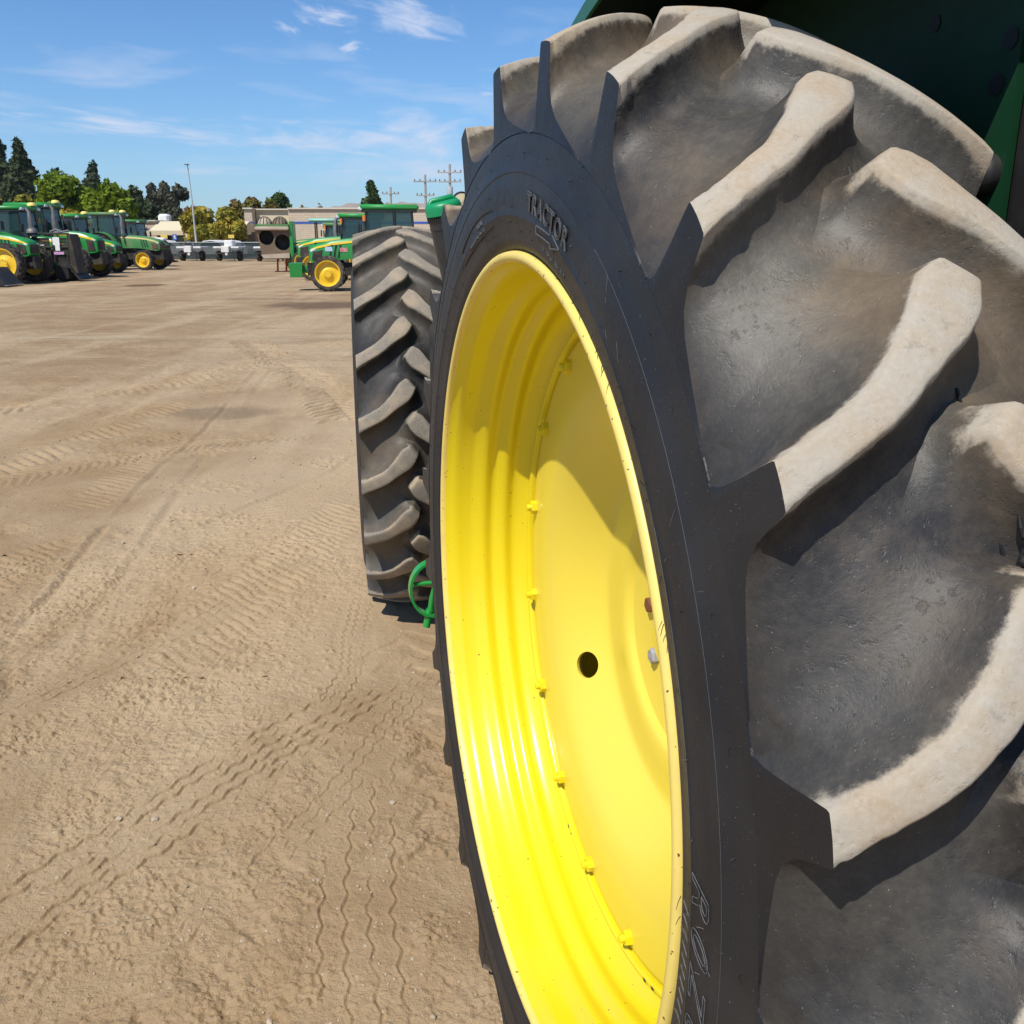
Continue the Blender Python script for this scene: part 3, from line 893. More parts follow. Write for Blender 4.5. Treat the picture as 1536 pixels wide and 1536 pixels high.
for i in range(len(aa) - 1):
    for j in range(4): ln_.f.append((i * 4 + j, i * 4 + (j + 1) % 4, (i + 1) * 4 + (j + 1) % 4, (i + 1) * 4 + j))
ln_.build('fender_shade_sheet', M['fender_shade'], fender, 30, fix=True)
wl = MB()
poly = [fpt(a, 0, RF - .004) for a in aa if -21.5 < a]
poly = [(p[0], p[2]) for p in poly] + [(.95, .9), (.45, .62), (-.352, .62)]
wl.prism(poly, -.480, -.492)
fw_ = wl.build('fender_wall', paint('shaded_wall_green', (.004, .040, .014), .5, .3, (.010, .014, .010), .4, 5), fender, None, fix=True)  # wall green darkened: shade below the fender is painted into it
for (x, z, r_) in ((-.33, AX_Z + .84, .012), (-.318, AX_Z + .795, .012), (-.20, AX_Z + .88, .010)):
    MB().lathe([(r_, .0015), (0, .0015)], 14, c=(x, -.480, z), axis='Y').build('bolt_hole', M['hair'], fender)
MB().lathe([(.0, .010), (.015, .010), (.020, .007), (.023, .0), (.023, -.012)], 20, c=(-.322, -.470, AX_Z + .70)).build('grommet', M['black'], fender, 40)
# black rear panel and cab post behind the fender wall
MB().box((-.62, -.505, 1.55), (.53, .05, 1.5), bev=.012).build('rear_post', M['black'], main, 30)
MB().box((.10, -.96, 1.42), (1.35, .92, 1.0), bev=.03).build('cab_floor', M['black'], main, 30)
MB().box((-.2, -.95, .78), (1.3, .5, .62), bev=.03).build('transmission', M['dark'], main, 30)
MB().box((1.62, -.95, .78), (2.5, .42, .45), bev=.04).build('chassis', M['dark'], main, 30)
MB().tube([(2.60, -.2, .75), (2.60, -1.7, .75)], .07, 12).build('front_axle', M['dark'], main, 40)
# hood
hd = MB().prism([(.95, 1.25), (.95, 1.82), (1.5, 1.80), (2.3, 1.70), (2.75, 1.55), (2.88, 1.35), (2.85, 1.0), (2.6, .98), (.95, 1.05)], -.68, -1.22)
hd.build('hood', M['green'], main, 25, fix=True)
MB().box((1.8, -.675, 1.55), (1.6, .012, .08), ry=R(6)).build('hood_stripe', M['stripe'], main)
# cab: posts, glass, roof
cabm = MB()
for (x, y) in ((.72, -.50), (.72, -1.40), (-.72, -.50), (-.72, -1.40)):
    cabm.box((x, y, 2.25), (.07, .07, 1.1))
cabm.build('cab_post', M['black'], main)
gl = MB().box((.0, -.49, 2.25), (1.3, .008, 1.0)).box((.0, -1.41, 2.25), (1.3, .008, 1.0)).box((.74, -.95, 2.25), (.008, .8, 1.0))
gl.build('cab_glass', M['glass'], main)
MB().box((.0, -.95, 2.86), (1.75, 1.25, .16), bev=.06).build('cab_roof', M['green'], main, 40)
# right-hand wheels
rt2 = rear_tyre.copy(); COL.objects.link(rt2); rt2.parent = main; rt2.location = (0, -1.56, AX_Z)
rm2 = MB().lathe([(.612, -.34), (.60, -.335), (.58, -.28), (.55, -.18), (.52, -.15), (.3, -.07), (0, -.06)], 48).build('rear_rim', M['yellow'], main, 40, (0, -1.56, AX_Z))
FW2 = bpy.data.objects.new('front_wheel', None); COL.objects.link(FW2); FW2.parent = main
FW2.location = (FWX, -1.55, FZ); FW2.rotation_euler = (0, 0, FYAW)
ft2 = front_tyre.copy(); COL.objects.link(ft2); ft2.parent = FW2


# ---------------------------------------------------------------- fuel tank with capped filler neck, lamp and step, seen between the two wheels
tk = MB()
TX, TY = 1.29, -.20
tk.prism([(TX - .13, .72), (TX - .16, 1.20), (TX - .12, 1.31), (TX + .10, 1.33), (TX + .42, 1.22), (TX + .45, .72)], TY + .03, TY - .45)
tank = tk.build('fuel_tank', M['black_tank'], main, 25, fix=True)
nk = MB()
ax0 = Vector((TX + .02, TY - .022, 1.22)); ax1 = Vector((TX - .005, TY + .052, 1.552)); ax2 = ax0 + (ax1 - ax0) * 1.005
q_ = (ax1 - ax0).normalized()
nk.tube([ax0, ax0 + (ax1 - ax0) * .3, ax0 + (ax1 - ax0) * .6, ax1], [.044, .0445, .0455, .0465], 28)
nk.tube([ax1 - q_ * .030, ax1 - q_ * .026], .0478, 28)
neck = nk.build('filler_neck', M['black_tank'], tank, 40)
cp = MB()
u_ = q_.orthogonal().normalized(); v_ = q_.cross(u_)
def ringp(c, r, n=36, lob=0.0):
    return [c + (u_ * math.cos(2 * PI * k / n) + v_ * math.sin(2 * PI * k / n)) * (r * (1 + (lob if k % 3 == 0 else 0))) for k in range(n)]
rows = [(0.0, .047, 0), (.002, .0500, .0), (.020, .0492, .0), (.028, .0475, .0), (.033, .042, 0), (.035, .031, 0), (.035, 0.0005, 0)]
vs = []
for (h_, r_, l_) in rows: vs += ringp(ax1 + q_ * (.004 + h_), r_, 36, l_)
fs_ = []
for i in range(len(rows) - 1):
    for j in range(36):
        j2 = (j + 1) % 36
        fs_.append((i * 36 + j, i * 36 + j2, (i + 1) * 36 + j2, (i + 1) * 36 + j))
cp.add(vs, fs_)
cap = cp.build('filler_cap', M['green_cap'], tank, 40, fix=True)
# grip bar across the top of the cap
c0 = ax1 + q_ * .037
gb_ = MB()
a_ = (u_ * .6 + v_ * .8).normalized()
gb_.tube([c0 - a_ * .040 - q_ * .004, c0 - a_ * .030 + q_ * .006, c0 + a_ * .030 + q_ * .006, c0 + a_ * .040 - q_ * .004], [.006, .008, .008, .006], 8)
gb_.build('cap_grip', M['green_cap'], tank, 50)
# ribbed ring of dark beads under the cap
rb_ = MB()
for k in range(40):
    an = 2 * PI * k / 40
    d_ = u_ * math.cos(an) + v_ * math.sin(an)
    p_ = ax1 + d_ * .0470
    rb_.tube([p_ - q_ * .010, p_ + q_ * .004], .0024, 5)
rb_.build('neck_serration', M['black'], tank, 50)
# cream round work lamp further forward
wl_ = MB().lathe([(0, -.010), (.026, -.008), (.028, 0), (.026, .006), (0, .010)], 28)
lampo = wl_.build('round_lamp', M['cream'], main, 40, (1.66, -.272, 1.602), (0, 0, R(82)))
MB().lathe([(.0285, -.012), (.031, -.006), (.031, .004), (.028, .008)], 28).build('lamp_rim', M['black'], lampo, 40)
MB().tube([(1.66, -.272, 1.575), (1.67, -.28, 1.42), (1.70, -.32, 1.30)], .012, 8).build('lamp_stalk', M['black'], main, 50)
# black cover plates under the neck
MB().prism([(TX - .15, .40), (TX - .15, .715), (TX + .44, .715), (TX + .44, .40)], TY + .012, TY - .40).build('tank_shield', M['black'], main, 25, fix=True)
# green cast step hoop hanging low in front of the rear tyre
def flatbar(mb, pts, wid, th, side):
    """strip of rectangular section along pts; side = unit vector of its width"""
    k0 = len(mb.v); n = len(pts)
    for i, p in enumerate(pts):
        t = (pts[min(i + 1, n - 1)] - pts[max(i - 1, 0)]).normalized(); nn = t.cross(side).normalized()
        for (a, b) in ((-1, -1), (1, -1), (1, 1), (-1, 1)):
            mb.v.append(tuple(p + side * (a * wid / 2) + nn * (b * th / 2)))
    for i in range(n - 1):
        for j in range(4):
            j2 = (j + 1) % 4
            mb.f.append((k0 + i * 4 + j, k0 + i * 4 + j2, k0 + (i + 1) * 4 + j2, k0 + (i + 1) * 4 + j))
    mb.f.append(tuple(k0 + j for j in range(4))[::-1]); e = k0 + (n - 1) * 4; mb.f.append(tuple(e + j for j in range(4)))
HX, HZ = 1.405, .44
st = MB()
def hp(y, z): return Vector((HX, -.087 + y, HZ + z))
loop = [hp(.062 * math.cos(R(t)) if abs(math.cos(R(t))) > 1e-6 else 0, .088 * math.sin(R(t))) for t in range(80, 291, 15)]
loop = [hp(-.02 + .0, .09)] + [hp(-.020 + .070 * -math.cos(R(t)) * -1 * -1, .088 * math.sin(R(t))) for t in range(95, 266, 10)] + [hp(-.02, -.09)]
# the hoop opens towards the tractor: mirror so the round side faces outwards (+y)
loop = [Vector((p.x, -.087 - .020 + abs(p.y + .107) * 1.0, p.z)) for p in loop]
flatbar(st, loop, .034, .008, Vector((1, 0, 0)))
hoop = st.build('step_hoop', M['green_bright'], main, 35, fix=True)
s2 = MB(); s2.tube([hp(.040, .018), hp(-.05, .018)], .0075, 10); s2.build('hoop_crossbar', M['green_bright'], hoop, 50)
s3 = MB(); s3.tube([hp(-.035, .07), hp(-.028, .015), hp(-.018, -.03), hp(-.010, -.085)], [.004, .005, .008, .010], 8)
s3.tube([hp(-.010, -.07), hp(.002, -.128)], .012, 12); s3.build('hoop_lever', M['green_bright'], hoop, 50)
s4 = MB(); flatbar(s4, [hp(-.02, .09), hp(-.10, .11), hp(-.16, .20)], .034, .008, Vector((1, 0, 0))); flatbar(s4, [hp(-.02, -.09), hp(-.10, -.06), hp(-.16, .12)], .034, .008, Vector((1, 0, 0)))
s4.build('hoop_arm', M['green_bright'], hoop, 35, fix=True)

# ================================================================ THE YARD: one dirt ground with tracks, clods and ruts
def vnoise(x, y, seed):
    xi = np.floor(x).astype(np.int64); yi = np.floor(y).astype(np.int64)
    fx = x - xi; fy = y - yi
    fx = fx * fx * fx * (fx * (fx * 6 - 15) + 10); fy = fy * fy * fy * (fy * (fy * 6 - 15) + 10)
    def h(a, b):
        n = (a * 374761393 + b * 668265263 + seed * 1442695041) & 0xFFFFFFFF
        n = ((n ^ (n >> 13)) * 1274126177) & 0xFFFFFFFF
        return ((n ^ (n >> 16)) & 0xFFFF) / 65535.0
    a = h(xi, yi); b = h(xi + 1, yi); c = h(xi, yi + 1); d = h(xi + 1, yi + 1)
    return (a * (1 - fx) + b * fx) * (1 - fy) + (c * (1 - fx) + d * fx) * fy
def fbm(x, y, f, octv, seed, gain=.5):
    s = 0; am = 1; t = 0
    for o in range(octv):
        s = s + am * vnoise(x * f * 2 ** o + 17.3 * o, y * f * 2 ** o - 9.1 * o, seed + o); t += am; am *= gain
    return s / t
def sstep(x, a, b):
    t = np.clip((x - a) / (b - a), 0, 1); return t * t * (3 - 2 * t)

def along(x, y, P):
    """distance along and signed distance from a polyline"""
    best = np.full(x.shape, 1e9); S = np.zeros(x.shape); D = np.zeros(x.shape); L = 0
    for (a, b) in zip(P[:-1], P[1:]):
        ax, ay = a; dx, dy = b[0] - a[0], b[1] - a[1]; l = math.hypot(dx, dy); dx /= l; dy /= l
        t = (x - ax) * dx + (y - ay) * dy; d = -(x - ax) * dy + (y - ay) * dx
        tc = np.clip(t, 0, l)
        q = np.hypot(x - ax - tc * dx, y - ay - tc * dy)
        m = q < best
        best = np.where(m, q, best); S = np.where(m, L + tc, S); D = np.where(m, d, D); L += l
    return S, D, best, L

CAR_TRACKS = [  # (polyline, offsets of the wavy grooves, wavelength, amplitude, depth)
    ([(-1.62, 1.22), (-1.222, 1.849), (-1.062, 2.107), (-.858, 2.487), (-.616, 2.802), (-.28, 3.222), (.02, 3.55)], [.0, -.042, -.084, -.126, -.168, -.21], .075, .0070, .0068),
    ([(-.36, 1.0), (-.345, 1.463), (-.406, 1.738), (-.45, 2.1), (-.50, 2.5)], [.03, -.025, -.080, -.135], .088, .0065, .0040),
    ([(-.655, 2.7), (-.615, 2.997), (-.66, 3.346), (-.69, 3.8)], [.0, -.032, -.075], .055, .006, .0045),
    ([(-2.6, 1.2), (-1.9, 2.2), (-1.2, 3.5), (-.9, 4.4)], [.0, .045, .09], .09, .005, .0035),
    ([(-3.6, 2.6), (-2.2, 4.9), (-1.2, 7.4), (-.6, 10)], [.0, .06, .12, .18], .09, .004, .004),
    ([(-1.5, 1.3), (-.95, 1.75), (-.72, 2.3), (-.5, 3.1)], [-.2, -.24, -.28], .08, .006, .003),
]
LUG_TRACKS = [  # (polyline, half width, pitch, height)
    ([(-.15, 1.2), (-.19, 1.9), (-.30, 2.75), (-.45, 3.4)], .17, .16, .010),
    ([(-.80, 1.0), (-.72, 1.6), (-.62, 2.2), (-.6, 2.6)], .16, .19, .005),
    ([(-1.3, 7.6), (-1.919, 9.44), (-2.655, 11.1), (-4.188, 14.5)], .30, .15, .026),
    ([(-4.4, 3.0), (-3.6, 5.5), (-3.2, 9.0), (-3.4, 14.0)], .26, .11, .010),
    ([(-1.45, 3.0), (-1.25, 4.2), (-1.0, 6.0), (-.8, 8.5)], .34, .062, .0055),
    ([(-2.55, 2.6), (-2.5, 3.6), (-2.6, 5.0), (-2.9, 7.5)], .26, .075, .0065),
    ([(-3.4, 5.6), (-2.6, 6.6), (-1.4, 7.4)], .20, .07, .007),
    ([(-5.5, 7.5), (-4.2, 9.0), (-3.0, 12.0), (-2.6, 14.8)], .28, .13, .014),
]
RUTS = [([(-1.60, 2.6), (-1.95, 3.3), (-2.013, 3.75), (-2.214, 4.71), (-2.347, 5.627), (-2.474, 7.032), (-2.80, 9.3)], .022, .010),
        ([(-1.48, 2.7), (-1.72, 3.619), (-1.93, 4.71), (-2.09, 5.627), (-2.25, 7.032)], .028, .007),
        ([(-2.9, 3.2), (-2.2, 3.95), (-1.7, 4.8), (-1.2, 6.0), (-.9, 8.0)], .022, .006),
        ([(-2.55, 8.2), (-2.9, 10.0), (-3.4, 13.0)], .03, .008), ([(-2.40, 8.2), (-2.74, 10.0), (-3.2, 13.0)], .03, .008)]
CLODS = [(-1.017, 1.60, .07), (-.978, 1.76, .05), (-.895, 1.64, .06), (-.885, 1.87, .05), (-.654, 1.87, .06), (-.516, 1.826, .05), (-.80, 1.75, .05), (-.633, 2.107, .04), (-1.3, 1.75, .08), (-1.16, 2.15, .1),
         (-1.88, 3.9, .16), (-1.88, 3.59, .14), (-2.0, 5.6, .16), (-1.8, 4.93, .2), (-2.19, 6.6, .2), (-1.55, 4.3, .2), (-1.62, 4.9, .22), (-1.75, 5.6, .2), (-1.15, 4.4, .25), (-2.5, 3.3, .2), (-2.05, 3.35, .22), (-1.5, 3.4, .2), (-2.3, 4.1, .2), (-1.3, 6.3, .3), (-3.2, 5.2, .3), (-2.9, 6.9, .3), (-.32, 2.55, .08), (-.24, 1.98, .06), (-.19, 1.7, .05), (-.45, 1.55, .08), (-.6, 1.5, .08), (-1.55, 2.5, .16), (-1.9, 3.0, .2), (-1.2, 2.9, .15), (-.9, 3.1, .2)]

def ground_h(x, y, fine):
    h = (fbm(x, y, .33, 3, 5) - .5) * .05
    h = h + (fbm(x, y, 1.7, 4, 21) - .5) * .022
    rough = sstep(fbm(x * .8, y, .9, 3, 44), .42, .60)
    near = sstep(-y, -30, -6)
    h = h + (fbm(x, y, 6, 5, 61, .58) - .5) * (.005 + .024 * rough)
    if fine:
        h = h + (np.abs(fbm(x, y, 30, 3, 77) - .5)) * (-.003 - .013 * rough)
        h = h + (fbm(x, y, 75, 3, 91, .7) - .5) * (.0016 + .0045 * rough)
    # scuffed streaks
    st = fbm(x * 7 + y * 2.2, y * .9 - x * .4, 1.6, 3, 131)
    h = h + (st - .5) * .010 * sstep(fbm(x, y, .5, 2, 12), .42, .6)
    for P, wd, dp in RUTS:
        S, D, q, L = along(x, y, P)
        wob = (vnoise(S * 3, S * 0 + 3, 3) - .5) * .04
        e = np.clip(S / .3, 0, 1) * np.clip((L - S) / .6, 0, 1) * (.4 + .9 * vnoise(S * 2.3, S * 0, 8))
        h = h - dp * e * np.exp(-((D - wob) / wd) ** 2) + dp * .6 * e * np.exp(-((D - wob - wd * 1.8) / (wd * .8)) ** 2)
    for P, hw, pt, ht in LUG_TRACKS:
        S, D, q, L = along(x, y, P)
        fade = np.clip(S / .3, 0, 1) * np.clip((L - S) / .3, 0, 1) * sstep(-np.abs(D), -hw - .04, -hw + .03)
        sd = np.sign(D)
        ph = (S + np.abs(D) * .75 + (sd > 0) * pt * .5 + (vnoise(S * 9, D * 9, 7) - .5) * .04) / pt
        f = ph - np.floor(ph)
        bar = sstep(f, .12, .24) * sstep(-f, -.66, -.54)
        keep = sstep(fbm(x, y, 2.2, 3, 31), .30, .52)
        h = h + fade * keep * (1.5 * ht * (.5 - bar)) * sstep(np.abs(D), .0, .03)
    # flattened strip of the wavy car tracks, then its grooves
    if fine:
        for P, offs, wl, am, dp in CAR_TRACKS:
            S, D, q, L = along(x, y, P)
            e = np.clip(S / .15, 0, 1) * np.clip((L - S) / .2, 0, 1)
            lo, hi = min(offs) - .03, max(offs) + .03
            strip = sstep(D, lo - .03, lo) * sstep(-D, -hi - .03, -hi) * e
            flat = (fbm(x, y, .33, 3, 5) - .5) * .05 + (fbm(x, y, 1.7, 2, 21) - .5) * .016 - .004 + (fbm(x, y, 60, 2, 19) - .5) * .0028
            keep = .35 + .65 * sstep(fbm(x, y, 2.6, 3, 71), .36, .52)
            h = h * (1 - .86 * strip * keep) + flat * .86 * strip * keep
            for k, o in enumerate(offs):
                ph = S / wl + .13 * k + (vnoise(S * 3 + k, S * 0, 5) - .5) * .5
                f = ph - np.floor(ph); zz = np.abs(f * 2 - 1) * 2 - 1
                zz = np.sign(zz) * np.abs(zz) ** .8
                d = D - o - am * zz + (vnoise(S * 11, S * 0 + k, 15) - .5) * .006
                kp = sstep(fbm(x, y, 4.5, 3, 33 + k), .32, .56)
                h = h + e * kp * dp * (np.exp(-((d - .004) / .0036) ** 2) * .8 - 1.25 * np.exp(-((d + .003) / .0030) ** 2))
    return h

# clods: rounded lumps stamped into the near ground, in clusters
rng = np.random.RandomState(2)
LUMPS = []
for (cx, cy, cr) in CLODS:
    for k in range(95 if cy < 2.6 else 150):
        a = rng.uniform(0, 6.28); d = cr * abs(rng.normal(0, .62))
        LUMPS.append((cx + d * math.cos(a), cy + d * math.sin(a) * 1.2, rng.uniform(.003, .013) * (.7 + min(cr, .15) * 2) * (.8 + .10 * cy)))
for k in range(9000):
    yy = 1.0 + 7.2 * rng.uniform() ** 1.9; xx = rng.uniform(-.68 * yy - .3, .1)
    rg = float(fbm(np.array([xx * .8]), np.array([yy]), .9, 3, 44)[0])
    if rg > .53 or rng.uniform() < .12: LUMPS.append((xx, yy, rng.uniform(.002, .0055) * (1 + .14 * yy)))

def grid_mesh(xs, ys, fine, lump=False, drop=0.0):
    X, Y = np.meshgrid(xs, ys)
    H = ground_h(X, Y, fine) - drop
    if lump:
        dx = xs[1] - xs[0]; dy = ys[1] - ys[0]; L_ = np.zeros(H.shape)
        for (lx, ly, lr) in LUMPS:
            i0 = int((lx - lr * 1.3 - xs[0]) / dx); i1 = int((lx + lr * 1.3 - xs[0]) / dx) + 2
            j0 = int((ly - lr * 1.3 - ys[0]) / dy); j1 = int((ly + lr * 1.3 - ys[0]) / dy) + 2
            if i0 < 0 or j0 < 0 or i1 >= len(xs) or j1 >= len(ys): continue
            sx = X[j0:j1, i0:i1] - lx; sy = Y[j0:j1, i0:i1] - ly
            q = (sx * sx + sy * sy) / (lr * lr)
            L_[j0:j1, i0:i1] = np.maximum(L_[j0:j1, i0:i1], lr * (.66 + .3 * math.sin(lx * 900)) * np.clip(1 - q + .35 * np.sin(sx * 5 / lr + lx * 99) * np.cos(sy * 4 / lr), 0, 1) ** .6)
        H = H + L_
    return X, Y, H

def near_wheel_flatten(X, Y, H):
    return H
def sink(g, left=0, right=0, front=None, back=0):
    """let the rim of a fine block dip under the coarser sheet round it; front = (width, only left of this x)"""
    X, Y, H = g; k = np.zeros(X.shape)
    if left: k = np.maximum(k, 1 - np.clip((X - X.min()) / left, 0, 1))
    if right: k = np.maximum(k, 1 - np.clip((X.max() - X) / right, 0, 1))
    if back: k = np.maximum(k, 1 - np.clip((Y.max() - Y) / back, 0, 1))
    if front: k = np.maximum(k, (1 - np.clip((Y - Y.min()) / front[0], 0, 1)) * np.clip((front[1] - X) / .15, 0, 1))
    return X, Y, H - .06 * k * k * (3 - 2 * k)
nx = np.arange(-1.80, .10, .0030); ny = np.arange(1.32, 2.95, .0030)
nx2 = np.arange(-3.4, .62, .0085); ny2 = np.arange(1.0, 5.2, .0085)
mx_ = np.arange(-10.0, 1.2, .026); my_ = np.arange(8.7, 15.0, .026)
mx2 = np.arange(-6.2, 1.0, .0135); my2 = np.arange(5.15, 8.75, .0135)
allv = []; allf = []; k0 = 0
def push(X, Y, H, hole=None):
    global k0
    ny_, nx_ = X.shape
    v = np.c_[X.ravel(), Y.ravel(), H.ravel()]
    I = np.arange(ny_ * nx_).reshape(ny_, nx_) + k0
    q = np.stack([I[:-1, :-1], I[:-1, 1:], I[1:, 1:], I[1:, :-1]], -1)
    if hole is not None:
        cx = (X[:-1, :-1] + X[1:, 1:]) / 2; cy = (Y[:-1, :-1] + Y[1:, 1:]) / 2
        keep = ~hole(cx, cy); q = q[keep]
    allv.append(v); allf.append(q.reshape(-1, 4)); k0 += len(v)
push(*grid_mesh(nx, ny, True, True))
nx3 = np.arange(-2.9, .30, .0050); ny3 = np.arange(2.94, 4.30, .0050)
push(*grid_mesh(nx3, ny3, True, True, .0003))
push(*sink(grid_mesh(nx2, ny2, True, True, .0008), .2, .2, (.15, 9.)), hole=lambda a, b: ((a > -1.785) & (a < .085) & (b > 1.335) & (b < 2.945)) | ((a > -2.885) & (a < .285) & (b > 2.956) & (b < 4.285)))
push(*sink(grid_mesh(mx_, my_, True, False, .004), .28, .25, (.25, -6.05), .28), hole=None)
push(*sink(grid_mesh(mx2, my2, True, True, .003), .22, .22, (.2, -3.25)), hole=None)
# far sheet, reaching the horizon; holes where the finer blocks lie
fx = np.r_[-3000, -1200, -500, -250, -150, np.arange(-100, -9.5, .6), np.arange(-9.0, 1.3, .3), np.arange(1.5, 60, .6), 100, 250, 500, 1200, 3000]
fy = np.r_[-600, -200, -60, np.arange(-20, .9, .5), np.arange(1.0, 15.2, .3), np.arange(15.5, 100, .35), 130, 200, 400, 900, 2000, 4000]
X, Y = np.meshgrid(fx, fy)
H = ground_h(X, Y, False)
H = np.where((np.abs(X) > 90) | (Y > 98) | (Y < -20), 0, H) - .012
far_fade = sstep(Y, 30, 75); H = H * (1 - .6 * far_fade)
push(X, Y, H, hole=lambda a, b: ((a > -3.1) & (a < .4) & (b > 1.2) & (b < 5.0)) | ((a > -9.7) & (a < .9) & (b > 9.0) & (b < 14.7)) | ((a > -5.9) & (a < .7) & (b > 5.4) & (b < 8.8)))
V = np.concatenate(allv).astype(np.float32); F = np.concatenate(allf).astype(np.int32)
gm = bpy.data.meshes.new('ground')
gm.vertices.add(len(V)); gm.vertices.foreach_set('co', V.ravel())
gm.loops.add(F.size); gm.loops.foreach_set('vertex_index', F.ravel())
gm.polygons.add(len(F)); gm.polygons.foreach_set('loop_start', np.arange(len(F), dtype=np.int32) * 4); gm.polygons.foreach_set('loop_total', np.full(len(F), 4, np.int32))
gm.polygons.foreach_set('use_smooth', np.ones(len(F), bool))
gm.update(); gm.validate()

def dirt_mat():
    m, nt, b = new_mat('yard_dirt')
    p = pos(nt)
    n1 = noise(nt, p, .22, 5, .6, .3); n2 = noise(nt, p, 1.3, 6, .62, .2); n3 = noise(nt, p, 12, 5, .65); n4 = noise(nt, p, 130, 4, .7); n5 = noise(nt, p, 420, 2, .6)
    c = mixc(nt, ramp(nt, n2, .36, .66), (.312, .212, .116), (.390, .284, .170))
    c = mixc(nt, mth(nt, 'MULTIPLY', ramp(nt, n1, .46, .66), .55), c, (.28, .183, .098))
    c = mixc(nt, mth(nt, 'MULTIPLY', ramp(nt, n3, .5, .78), .34), c, (.28, .19, .112))
    c = mixc(nt, mth(nt, 'MULTIPLY', ramp(nt, n4, .55, .78), .30), c, (.25, .17, .10))
    c = mixc(nt, mth(nt, 'MULTIPLY', ramp(nt, n5, .60, .70), .45), c, (.56, .46, .34))
    # pale trodden lanes and dark damp patches, each with its own shape
    mp = nd(nt, 'ShaderNodeMapping'); nt.links.new(p, mp.inputs[0]); mp.inputs['Rotation'].default_value = (0, 0, R(20)); mp.inputs['Scale'].default_value = (.55, .07, 1)
    lane = noise(nt, mp.outputs[0], 1.0, 5, .6, .4)
    c = mixc(nt, mth(nt, 'MULTIPLY', ramp(nt, lane, .46, .60), .65), c, (.47, .355, .225))
    mp2 = nd(nt, 'ShaderNodeMapping'); nt.links.new(p, mp2.inputs[0]); mp2.inputs['Scale'].default_value = (.10, .42, 1); mp2.inputs['Location'].default_value = (3, 1, 0)
    drk = noise(nt, mp2.outputs[0], 1.0, 6, .62, .5)
    sy = nd(nt, 'ShaderNodeSeparateXYZ'); nt.links.new(p, sy.inputs[0])
    c = mixc(nt, mth(nt, 'MULTIPLY', mth(nt, 'MULTIPLY', ramp(nt, drk, .52, .68), ramp(nt, sy.outputs['Y'], 9, 17)), .6), c, (.22, .145, .092))
    mp5 = nd(nt, 'ShaderNodeMapping'); nt.links.new(p, mp5.inputs[0]); mp5.inputs['Rotation'].default_value = (0, 0, R(-12)); mp5.inputs['Scale'].default_value = (.22, 1.0, 1)
    stk = noise(nt, mp5.outputs[0], 1.0, 7, .68, .8)
    c = mixc(nt, mth(nt, 'MULTIPLY', mth(nt, 'MULTIPLY', ramp(nt, stk, .50, .66), ramp(nt, sy.outputs['Y'], 6, 14)), .5), c, (.24, .155, .095))
    c = mixc(nt, mth(nt, 'MULTIPLY', mth(nt, 'MULTIPLY', ramp(nt, stk, .46, .32), ramp(nt, sy.outputs['Y'], 6, 14)), .45), c, (.52, .40, .265))
    for (ax, ay, rx, ry, col, am) in ((-4.4, 22.6, 2.7, 1.5, (.13, .085, .055), .85), (-12.6, 32.6, 1.0, 1.0, (.13, .075, .042), .9), (-2.6, 8.2, .5, .45, (.17, .12, .08), .5), (-1.8, 12.5, .5, .35, (.17, .12, .08), .5), (-6.4, 25, 2.2, .5, (.17, .12, .08), .5)):
        mp3 = nd(nt, 'ShaderNodeMapping', vector_type='POINT'); nt.links.new(p, mp3.inputs[0])
        mp3.inputs['Location'].default_value = (-ax / rx, -ay / ry, 0); mp3.inputs['Scale'].default_value = (1 / rx, 1 / ry, 0)
        ln = nd(nt, 'ShaderNodeVectorMath', operation='LENGTH'); nt.links.new(mp3.outputs[0], ln.inputs[0])
        q = mth(nt, 'ADD', ln.outputs['Value'], mth(nt, 'MULTIPLY', mth(nt, 'SUBTRACT', noise(nt, p, .9 / min(rx, ry), 5, .65), .5), 1.6))
        c = mixc(nt, mth(nt, 'MULTIPLY', ramp(nt, q, 1.0, .45), am), c, col)
    nt.links.new(c, b.inputs['Base Color'])
    b.inputs['Roughness'].default_value = .95; b.inputs['Specular IOR Level'].default_value = .15
    n6 = noise(nt, p, 42, 4, .62)
    h = mth(nt, 'ADD', mth(nt, 'ADD', mth(nt, 'MULTIPLY', n4, .55), mth(nt, 'MULTIPLY', n6, .7)), mth(nt, 'ADD', mth(nt, 'MULTIPLY', n3, .8), mth(nt, 'MULTIPLY', n5, .22)))
    hf = mth(nt, 'MULTIPLY', noise(nt, p, 3.2, 7, .68), ramp(nt, sy.outputs['Y'], 5, 14))
    nt.links.new(bump(nt, h, .9, .010, bump(nt, hf, .8, .10)), b.inputs['Normal'])
    return m
M['dirt'] = dirt_mat()
gm.materials.append(M['dirt'])
ground = link_mesh('ground', gm); tag(ground, kind='structure')

# small stones lying on the near ground: one mass
ps = MB(); rng = np.random.RandomState(8)
ico = [(0, 0, 1), (.894, 0, .447), (.276, .851, .447), (-.724, .526, .447), (-.724, -.526, .447), (.276, -.851, .447), (.724, .526, -.447), (-.276, .851, -.447), (-.894, 0, -.447), (-.276, -.851, -.447), (.724, -.526, -.447), (0, 0, -1)]
icf = [(0, 1, 2), (0, 2, 3), (0, 3, 4), (0, 4, 5), (0, 5, 1), (1, 6, 2), (2, 7, 3), (3, 8, 4), (4, 9, 5), (5, 10, 1), (2, 6, 7), (3, 7, 8), (4, 8, 9), (5, 9, 10), (1, 10, 6), (6, 11, 7), (7, 11, 8), (8, 11, 9), (9, 11, 10), (10, 11, 6)]
N = 1500
yy = 1.1 + 6 * rng.uniform(size=N) ** 2; xx = rng.uniform(-.62, .0, N) * yy + rng.uniform(-.1, .2, N)
hh = ground_h(xx, yy, True)
